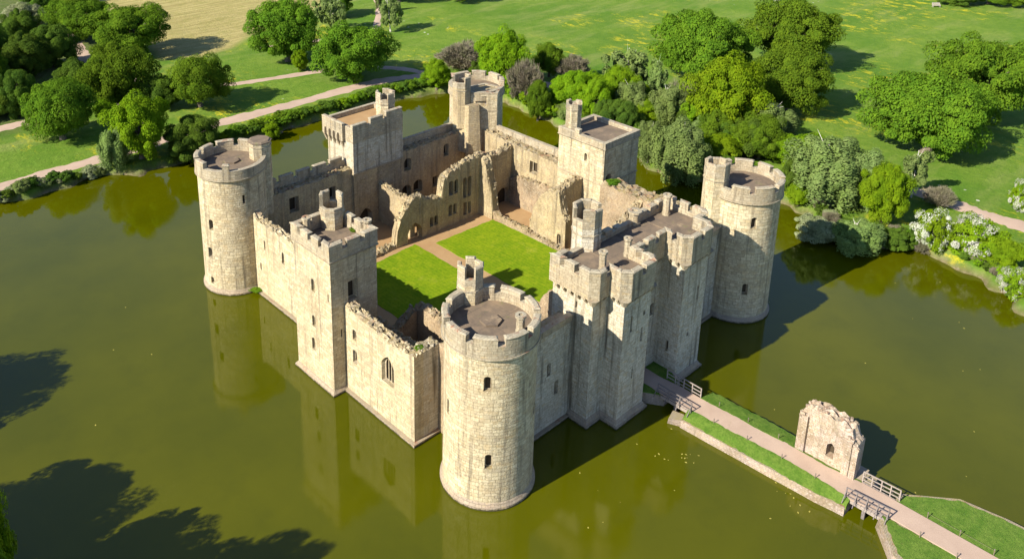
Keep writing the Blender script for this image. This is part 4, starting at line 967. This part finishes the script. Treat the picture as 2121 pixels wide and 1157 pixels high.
for i, (x, y, rz, lab) in enumerate(((196.6, 75.4, -.55, 'pale bench at the top of the meadow, left of the other bench'), (228, 41.7, -.75, 'pale bench at the top right of the meadow under the trees'), (98.6, -17.9, -1.5, 'grey wooden bench half seen at the right edge beside the gravel path'))):
    o = b0 if i == 0 else copy_tree(b0); o.location = (x, y, h_at(x, y)); o.rotation_euler = (0, 0, rz); o.scale = (1.25,)*3 if i < 2 else (1, 1, 1); o['label'] = lab

# floating leaves and weed near the bridge
bm = bmesh.new(); r = random.Random(5)
for (cx, cy, n, s) in ((16.5, -11.5, 8, .5), (14.6, -10.5, 4, .4), (19.6, -20.5, 7, .5), (18.9, -22.5, 4, .4), (60, -20, 8, 5), (20, -14, 8, 5), (-8, 28, 5, 10), (40, -18, 7, 9), (8, -12, 6, 6)):
    for k in range(n):
        x = cx+r.gauss(0, s); y = cy+r.gauss(0, s); a = r.uniform(0, 6.3); l = r.uniform(.06, .15)
        vs = [bm.verts.new((x+cos(a+q)*l*(1 if j % 2 == 0 else .55), y+sin(a+q)*l*(1 if j % 2 == 0 else .55), .012)) for j, q in enumerate((0, pi/2, pi, 3*pi/2))]; bm.faces.new(vs)
M['weed'] = simple('floating_weed', (.35, .30, .07), .8, .5, 2)
tag(obj('floating_weed', bm, M['weed']), 'scattered specks of leaf and weed floating on the moat', 'water weed', kind='stuff')
# ---------------------------------------------------------------- trees
def mesh_from(name, V, Fc, mat):
    me = bpy.data.meshes.new(name); me.from_pydata(V, [], Fc); me.materials.append(mat); return me
def leaf_quads(P, N, size, R, aspect=1.0, droop=None):
    """one small leaf-cluster card per point, facing N with a scatter"""
    n = len(P); N = N+R.normal(0, .42, (n, 3)); N /= np.linalg.norm(N, axis=1, keepdims=True)+1e-9
    A = np.cross(N, R.normal(0, 1, (n, 3)))
    if droop is not None: A = np.cross(N, np.cross(N, np.array([0, 0, 1.0]))+R.normal(0, .2, (n, 3)))
    A /= np.linalg.norm(A, axis=1, keepdims=True)+1e-9; B = np.cross(N, A)
    s = size*(R.uniform(.6, 1.35, (n, 1)))
    sx = s*R.uniform(.7, 1.2, (n, 1)); sy = s*aspect
    bend = N*s*.25
    V = np.stack([P-B*sy, P+A*sx*.6-bend, P+B*sy, P-A*sx*.6-bend], 1).reshape(-1, 3)
    return V
def quads(n): return np.arange(n*4).reshape(n, 4).tolist()
def crown_points(seed, style, n):
    """unit crown: x,y within 1, z from 0 (ground) to 1"""
    R = np.random.default_rng(seed)
    if style == 'oak': nc, cz, rz, br, zb = 120, .51, .50, .19, .03
    elif style == 'bush': nc, cz, rz, br, zb = 75, .45, .52, .2, .0
    elif style == 'airy': nc, cz, rz, br, zb = 34, .58, .44, .20, .12
    elif style == 'birch': nc, cz, rz, br, zb = 36, .56, .46, .19, .10
    elif style == 'willow': nc, cz, rz, br, zb = 60, .56, .45, .20, .05
    else: nc, cz, rz, br, zb = 50, .5, .5, .22, .05
    P = []; N = []; per = n//nc
    g = (sqrt(5)-1)*pi
    lob = R.uniform(0, 6.3, 6)
    for i in range(nc):
        zc = 1-2*(i+.5)/nc; th = g*i+R.uniform(-.5, .5); zc = min(1, max(-1, zc+R.uniform(-.1, .1)))
        rr = sqrt(max(0, 1-zc*zc)); lobe = 1+.20*sin(2*th+lob[2]+zc*2)*rr*.6+.16*sin(3*th+lob[0])*rr+.14*sin(5*th+lob[1]+zc*4)+R.uniform(-.20, .12)
        lobe = min(lobe, 1.16 if zc < .6 else 1.02)
        inner = R.uniform(.55, .82) if style != 'birch' else R.uniform(.3, .85)
        c = np.array([cos(th)*rr*inner*lobe, sin(th)*rr*inner*lobe, cz+zc*rz*(inner+.12)*lobe*.86])
        if zc < -.35: c[2] = max(c[2], zb+.06)
        b = br*R.uniform(.55, 1.35)
        m = int(per*R.uniform(.7, 1.3))
        d = R.normal(0, 1, (m, 3)); d /= np.linalg.norm(d, axis=1, keepdims=True)
        d[:, 2] = np.abs(d[:, 2])*R.choice([1, 1, 1, -.6], m)
        rad = b*R.uniform(.55, 1.05, (m, 1))**.6
        p = c+d*rad*np.array([1, 1, .62])
        out = c-np.array([0, 0, cz-.1]); nn = d*.9+out/(np.linalg.norm(out)+1e-6)*.35+np.array([0, 0, .35])
        P.append(p); N.append(nn)
    P = np.concatenate(P); N = np.concatenate(N)
    if style == 'willow':      # drooping curtains
        k = len(P)//2; sel = R.choice(len(P), k, replace=False); P[sel, 2] -= R.uniform(0, .32, k)*(1-.3*P[sel, 2])
    keep = P[:, 2] > .02
    return P[keep], N[keep], R
def trunk_mesh(seed, style, mat):
    R = random.Random(seed); bm = bmesh.new()
    top = .62 if style != 'birch' else .95
    x = y = 0; path = []; rad = []
    for i in range(7):
        t = i/6; path.append((x, y, t*top-.02)); rad.append((.075 if style != 'birch' else .045)*(1-.72*t)*(1.35 if i == 0 else 1)); x += R.uniform(-.04, .04); y += R.uniform(-.04, .04)
    tube(bm, path, rad, 8)
    for k in range(9 if style != 'bush' else 6):
        i = R.choice((2, 3, 4, 5)); p = Vector(path[i]); a = R.uniform(0, 6.3); L = R.uniform(.4, .68) if style == 'oak' else R.uniform(.22, .42)
        q = [p, p+Vector((cos(a)*L*.45, sin(a)*L*.45, .10)), p+Vector((cos(a)*L, sin(a)*L, R.uniform(.14, .30)))]
        tube(bm, q, [rad[i]*.62, rad[i]*.4, rad[i]*.12], 6)
    bmesh.ops.recalc_face_normals(bm, faces=bm.faces[:])
    me = bpy.data.meshes.new('trunk'); bm.to_mesh(me); bm.free(); me.materials.append(mat); return me
def twig_mesh(seed, n, mat, ln=.16):
    """leafless crown: a haze of fine twigs built as thin flat slivers"""
    P, N, R = crown_points(seed, 'bush', n)
    D = P-np.array([0, 0, .15]); D /= np.linalg.norm(D, axis=1, keepdims=True); D += R.normal(0, .45, D.shape); D[:, 2] += .25
    D /= np.linalg.norm(D, axis=1, keepdims=True); S_ = np.cross(D, R.normal(0, 1, D.shape)); S_ /= np.linalg.norm(S_, axis=1, keepdims=True)
    l = ln*R.uniform(.5, 1.3, (len(P), 1)); w = .011
    V = np.stack([P-S_*w, P+S_*w, P+D*l+S_*w*.3, P+D*l-S_*w*.3], 1).reshape(-1, 3)
    return mesh_from('crown', V.tolist(), quads(len(P)), mat)
LIB = {}
def crown_mesh(seed, style, n, size, mat, aspect=1.0, droop=None):
    P, N, R = crown_points(seed, style, n)
    V = leaf_quads(P, N, size, R, aspect, droop); return mesh_from('crown', V.tolist(), quads(len(P)), mat)
NL = 60000
for v in range(4):
    LIB['oak', v] = (crown_mesh(100+v, 'oak', NL, .0175, M['leaf_oak']), trunk_mesh(1+v, 'oak', M['bark']), None)
    LIB['light', v] = (crown_mesh(200+v, 'oak', NL, .0185, M['leaf_light']), trunk_mesh(11+v, 'oak', M['bark']), None)
for v in range(3):
    LIB['dark', v] = (crown_mesh(300+v, 'bush', NL, .020, M['leaf_dark']), trunk_mesh(21+v, 'oak', M['bark']), None)
    LIB['willow', v] = (crown_mesh(400+v, 'willow', 36000, .019, M['leaf_willow'], 1.9, True), trunk_mesh(31+v, 'birch', M['bark_pale']), None)
    LIB['bare', v] = (twig_mesh(500+v, 9000, M['twig']), trunk_mesh(41+v, 'bush', M['bark']), None)
for v in range(3):
    LIB['scrub', v] = (crown_mesh(850+v, 'bush', 14000, .036, M['leaf_oak']), trunk_mesh(91+v, 'bush', M['bark']), None)
    LIB['brightscrub', v] = (crown_mesh(860+v, 'bush', 14000, .036, M['leaf_light']), trunk_mesh(94+v, 'bush', M['bark']), None)
for v in range(2):
    LIB['airy', v] = (crown_mesh(600+v, 'airy', 4200, .045, M['leaf_willow']), trunk_mesh(51+v, 'birch', M['bark_pale']), None)
    LIB['birch', v] = (crown_mesh(650+v, 'birch', 5200, .038, M['leaf_willow'], 1.6, True), trunk_mesh(61+v, 'birch', M['bark_pale']), None)
    LIB['pale', v] = (crown_mesh(700+v, 'bush', 24000, .026, M['leaf_pale']), trunk_mesh(71+v, 'bush', M['bark']), None)
    lf = crown_mesh(800+v, 'bush', 16000, .028, M['leaf_light']); P, N, R = crown_points(800+v, 'bush', 22000)
    k = R.choice(len(P), int(len(P)*.68), replace=False); ctr = np.array([0, 0, .45]); Q = ctr+(P[k]-ctr)*1.06
    hs = R.normal(0, 1, 3); good = (np.sin(Q[:, 0]*7+hs[0])+np.sin(Q[:, 1]*6+hs[1])+np.sin(Q[:, 2]*9+hs[2])) > -.35
    Q = Q[good]; NN = N[k][good]
    LIB['blossom', v] = (lf, trunk_mesh(81+v, 'bush', M['bark']), mesh_from('blossom', leaf_quads(Q, NN, .022, R, 1.3).tolist(), quads(len(Q)), M['petal_white']))
    LIB['blossom_pink', v] = (lf, LIB['blossom', v][1], mesh_from('blossom', leaf_quads(Q, NN, .022, R, 1.3).tolist(), quads(len(Q)), M['petal_pink']))
CNT = {}
def plant(kind, x, y, w, h, label, name=None, cat=None, group=None, z=None):
    vs = [k for k in LIB if k[0] == kind]; i = CNT.get(kind, 0); CNT[kind] = i+1; cm, tm, bl = LIB[vs[i % len(vs)]]
    r = random.Random(int(x*13+y*7)); shrub = h < 5.2 or kind in ('bare', 'blossom', 'blossom_pink', 'pale')
    nm = name or ('shrub' if shrub else 'tree')
    T = empty(nm, (x, y, (max(h_at(x, y), .0) if z is None else z)-.1), label, cat or nm, group)
    T.rotation_euler = (0, 0, r.uniform(0, 6.28)); T.scale = (w/2*(1.2 if x > 50 else 1.1), w/2*(1.2 if x > 50 else 1.1), h*(1.12 if x > 50 else 1.05))
    for n_, m_ in (('trunk', tm), ('crown', cm), ('blossom', bl)):
        if m_ is None: continue
        o = bpy.data.objects.new(n_, m_); COL.objects.link(o); o.parent = T
    return T
TREES = [
('oak', -1.4, 109.1, 13.3, 11.6, 'broad mid green oak standing alone left of the path bend by the far left bank'),
('oak', 13.1, 118.3, 14.1, 13.3, 'large dappled green oak with a pinkish bare patch in its crown, left park'),
('oak', 30.3, 151.1, 19.7, 12.5, 'tallest dark olive oak at the corner of the pale mown field'),
('oak', 25.4, 107.7, 12.9, 10.7, 'round dense green tree between the two gravel paths at left'),
('light', 5.8, 91.5, 11.0, 11.7, 'bright yellow green oak leaning over the water left of the far left tower'),
('dark', 13.4, 88.2, 10.7, 8.1, 'dull dark green bushy tree beside the far left tower at the bank'),
('willow', 1.2, 91.4, 5.5, 7.3, 'small grey green willow bush on the bank left of the bright oak'),
('oak', 25.5, 172.1, 16.2, 11.5, 'green leafy tree at the top left, above the shaded lane'),
('dark', 12.5, 154.2, 12.4, 10.4, 'dark green tree left of the shaded lane with sunlit right side'),
('pale', 16.9, 187.5, 11.5, 8.7, 'pale greyish blossoming tree in the top left corner'),
('dark', 5.2, 151.2, 11.2, 10.5, 'very dark tree at the left edge below the pale blossoming one'),
('dark', -4.2, 127.2, 8.7, 9.8, 'shadowy dark tree at the left edge above the path end'),
('light', 8.7, 114.2, 4.9, 3.9, 'small bright sapling between two big oaks at left'),
('oak', 55.4, 122.3, 15.0, 14.4, 'big dark green oak with a light bush at its foot, beside the mown field'),
('light', 53.7, 114.5, 3.7, 4.6, 'small bright bush at the right foot of the big dark oak'),
('oak', 58.8, 101.1, 16.2, 12.1, 'wide green oak shading the gravel path junction above the postern tower'),
('airy', 77.3, 136.1, 9.1, 9.3, 'thin see-through grey green tree behind the wide path oak'),
('airy', 89.2, 125.8, 6.6, 8.6, 'slim yellow green tree beside the far path, with a long shadow'),
('birch', 99.1, 143.4, 3.0, 8.1, 'bare white trunked birch cut by the top of the picture'),
('light', 69.7, 85.7, 6.1, 6.1, 'low yellow green bush tree left of the far corner tower'),
('bare', 82.6, 91.5, 9.6, 5.4, 'brownish leafless shrub behind the far corner tower'),
('light', 79.3, 75.3, 10.2, 12.5, 'yellow green tree with dead white branches right of the far corner tower'),
('oak', 93.0, 74.2, 6.1, 7.3, 'small upright green tree among grey blossom shrubs behind the moat'),
('bare', 95.6, 69.3, 7.1, 5.0, 'grey lilac twiggy shrub on the meadow edge behind the moat'),
('bare', 77.8, 67.1, 6.0, 8.0, 'grey purple leafless shrub at the water behind the far corner tower'),
('oak', 73.9, 60.2, 4.6, 8.1, 'narrow vivid green bushy tree standing at the water edge'),
('light', 80.0, 56.9, 7.9, 7.7, 'yellow green tree left of the tall birch, leaning over the moat'),
('light', 78.7, 50.2, 7.1, 8.4, 'yellow green bushy tree just behind the west tower turret'),
('birch', 94.0, 54.0, 8.7, 10.8, 'tall loose grey green birch above the west tower'),
('light', 89.2, 47.6, 5.0, 6.3, 'bright lime green young tree in front of the tall birch'),
('birch', 95.8, 48.0, 4.6, 9.1, 'slender pale birch with thin white trunk beside the big oaks'),
('oak', 114.7, 49.5, 18.3, 15.2, 'largest spreading oak of the right hand clump, on its left side'),
('light', 92.5, 29.4, 14.9, 14.1, 'wide bright green oak in front of the right hand clump'),
('bare', 91.5, 38.9, 7.1, 7.0, 'greyish brown shrub left of the wide bright oak'),
('willow', 71.9, 32.5, 4.9, 7.1, 'weeping willow drooping to the water right of the west tower'),
('willow', 71.1, 25.9, 8.5, 10.4, 'large silver grey willow hanging over the moat left of the right tower'),
('dark', 76.9, 42.4, 7.4, 7.1, 'dense green bush tree behind the west tower roof'),
('oak', 89.0, 40.3, 5.1, 6.8, 'small leafy green tree between the pale birch and the silver willow'),
('light', 79.5, 23.9, 7.7, 4.7, 'bright low green scrub tree just behind the right tower turret'),
('oak', 140.8, 42.2, 19.3, 15.0, 'tall oak at the back right of the right hand clump, touching the meadow'),
('oak', 112.4, 27.7, 14.7, 12.6, 'oak at the front right of the right hand clump with a long shadow'),
('willow', 92.8, 21.2, 8.6, 7.8, 'grey green feathery tree behind the right tower'),
('oak', 111.3, 1.3, 18.3, 13.8, 'huge bright green oak standing in the meadow at right'),
('oak', 135.6, 0.5, 18.4, 16.1, 'huge olive green oak at the right edge of the picture'),
('blossom_pink', 92.8, 14.3, 5.4, 3.1, 'shrub with pale pink blossom behind the willows at right'),
('willow', 79.1, 4.4, 11.4, 10.0, 'big loose willow with white limbs over the bank right of the right tower'),
('willow', 82.0, -1.1, 6.9, 8.9, 'darker blue green willow on the bank next to the bright round tree'),
('light', 78.7, -4.5, 6.4, 8.9, 'bright green chestnut tree in the middle of the right bank'),
('birch', 90.8, -4.3, 4.8, 7.8, 'thin birch with a bare straight trunk at the end of the right bank trees'),
('pale', 69.3, 0.6, 6.6, 3.5, 'silvery grey blossoming bush overhanging the shadowed water'),
('willow', 70.2, -4.9, 6.8, 4.4, 'grey willow bush half in the shadow of the right tower'),
('dark', 75.1, -8.5, 4.3, 3.3, 'low dull green bush at the waterline below the thin birch'),
('blossom', 77.8, -12.1, 5.0, 5.6, 'white flowering hawthorn by the end of the right gravel path'),
('blossom', 79.1, -17.1, 6.7, 5.7, 'largest white flowering hawthorn beside the right gravel path'),
('light', 78.7, -20.6, 5.6, 3.8, 'leafy yellow green bush between the two right hand hawthorns'),
('blossom', 73.8, -23.9, 3.6, 4.1, 'white flowering hawthorn lowest on the right edge of the picture'),
('blossom', 98.2, -17.1, 3.0, 5.3, 'white flowering shrub at the right edge above the gravel path'),
('bare', 91.0, -8.3, 4.1, 2.9, 'brown twiggy shrub above the white hawthorn by the path'),
('dark', 235.7, 39.3, 10.1, 4.7, 'dark green tree cut by the top right edge, behind the bench'),
('oak', 243.4, 32.8, 10.7, 5.1, 'green tree cut by the top right edge, right of the bench'),
('oak', 245.6, 26.6, 7.7, 4.7, 'leafy tree in the very top right corner'),
('light', 76.2, 7.0, 3.7, 3.4, 'small bright green bush at the water right behind the right tower'),
('dark', 78.3, 9.7, 3.9, 5.6, 'mid green shrub directly right of the right tower top'),
('oak', 71.4, 85.9, 4.2, 2.7, 'small round green bush beside the far tower turret'),
('dark', 80.5, 82.5, 4.9, 5.4, 'dark green scrub tree right behind the far corner tower'),
('dark', 76.0, 45.7, 4.6, 6.5, 'small dark bush between the two yellow green trees by the moat'),
('dark', 10.4, 133.5, 9.2, 7.2, 'dim green tree in the shade between the lane and the left oaks'),
('oak', 88.4, 147.8, 8.1, 7.4, 'leafy tree at the top edge above the wide path oak'),
('dark', 19.3, 111.9, 7.8, 7.5, 'shaded green tree right of the dappled oak at left'),
('light', 29.3, 87.1, 3.6, 3.1, 'low green bank bush right of the far left tower'),
]
for (k, x, y, w, h, lab) in TREES: plant(k, x, y, w, h, lab)
# trees of the near bank, left of the picture: their shadows lie on the water
for (k, x, y, w, h, lab) in (('oak', -52, 48, 14, 17.5, 'tree on the near left bank whose long shadow crosses the moat'), ('oak', -54, 25.5, 15, 17.5, 'tree on the near left bank behind the leafy branch'), ('light', -40.7, 16.4, 5.4, 12, 'bright leafy tree poking into the lower left corner of the picture'),
                             ('oak', -45.8, 7.0, 10.5, 19, 'tree on the near bank casting the long shadow at bottom left'), ('oak', -43, -5.5, 11, 15, 'tree on the near bank below the picture, shading the water at the lower edge'), ('dark', -50, 13, 13, 18, 'dark tree on the near bank just outside the lower left corner')):
    plant(k, x, y, w, h, lab)
for (k, x, y, w, h, lab) in (('oak', 112, 150, 12, 12, 'tree above the far meadow that throws shade beside the upper path'), ('oak', 126, 139, 13, 12, 'tree at the top of the meadow with a long shadow below it')): plant(k, x, y, w, h, lab)
# scrub along the far banks: bushes of the same kind that nothing tells apart
r = random.Random(21); n = 0
def hedge(pts, n, w, h, kinds, label, group):
    L = smooth_line(pts, 6)
    for i in range(n):
        t = (i+r.uniform(.1, .9))/n*(len(L)-1); j = int(t); p = L[j].lerp(L[min(j+1, len(L)-1)], t-j)
        k = r.choice(kinds); s = r.uniform(.75, 1.3)
        plant(k, p.x+r.uniform(-.6, .6), p.y+r.uniform(-.6, .6), w*s, h*s*r.uniform(.85, 1.15), label, 'bush', 'bush', group)
hedge([(20, 90.2), (30, 90.4), (45, 90), (58, 89.8), (66, 88.6), (73, 86.5)], 78, 2.7, 1.5, ['dark', 'scrub', 'dark', 'brightscrub', 'scrub'], 'low bush in the hedge between the moat and the gravel path behind the towers', 'hedge bushes along the far bank')
hedge([(-19, 93.4), (-12, 92.8), (-6, 92.8), (-1, 93)], 20, 2.2, 1.3, ['dark', 'willow', 'pale'], 'low grey green bush on the left end of the far bank', 'bushes on the left end of the far bank')
hedge([(77.5, 80), (78, 70), (77, 62), (76.3, 56), (77, 46), (76, 38), (74, 33), (73.8, 27), (76, 23), (78, 12)], 46, 3.4, 2.6, ['brightscrub', 'dark', 'scrub', 'willow', 'brightscrub'], 'undergrowth bush at the waterline behind the west tower', 'undergrowth bushes of the right bank')
hedge([(77, 3.5), (73.5, 0), (76, -7), (78.5, -12), (77.8, -16), (76.5, -20), (74.5, -23.5), (72.5, -26)], 34, 2.2, 1.5, ['bare', 'brightscrub', 'scrub', 'dark', 'pale'], 'brambly bush on the bank below the white hawthorns', 'brambles on the right bank')
hedge([(84, 60), (88, 55), (86, 44), (90, 34), (86, 26), (88, 14), (85, 4), (82, 9)], 34, 6.5, 5.6, ['light', 'oak', 'dark', 'willow', 'light'], 'small tree in the dense wood behind the west tower and right tower', 'small trees of the right hand wood')
hedge([(-10, 128), (-8, 140), (0, 150), (-12, 150), (8, 165), (20, 195), (40, 215), (-20, 165)], 14, 9.5, 9.0, ['dark', 'oak', 'dark'], 'dark wood tree at the left edge behind the shaded lane', 'dark wood trees at the left')
# plants growing on the walls
for (x, y, z, w, h, lab) in ((1.3, 22.9, 16.8, 1.0, .5, 'green tuft growing on the roof of the near square tower'), (.2, 43.5, .3, 2.6, .5, 'weeds on the plinth of the far left tower'), (42.6, 18.3, 11.1, 1.9, .8, 'round green bush on the wall top below the west tower'),
                          (17.6, 3.2, 19.5, .9, .9, 'green plant inside the gatehouse turret'), (-1.2, 8.6, 10.4, 1.3, .35, 'weeds on the corner of the chapel wall'), (13.4, 3.4, 13.2, 1.0, .45, 'flowering weeds on the jagged wall left of the gatehouse'), (8.6, 8.8, 7.8, 1.7, .4, 'moss tuft on the broken cross wall near the nearest round tower')):
    plant('scrub', x, y, w, h, lab, 'wall_plant', 'plant', None, z)
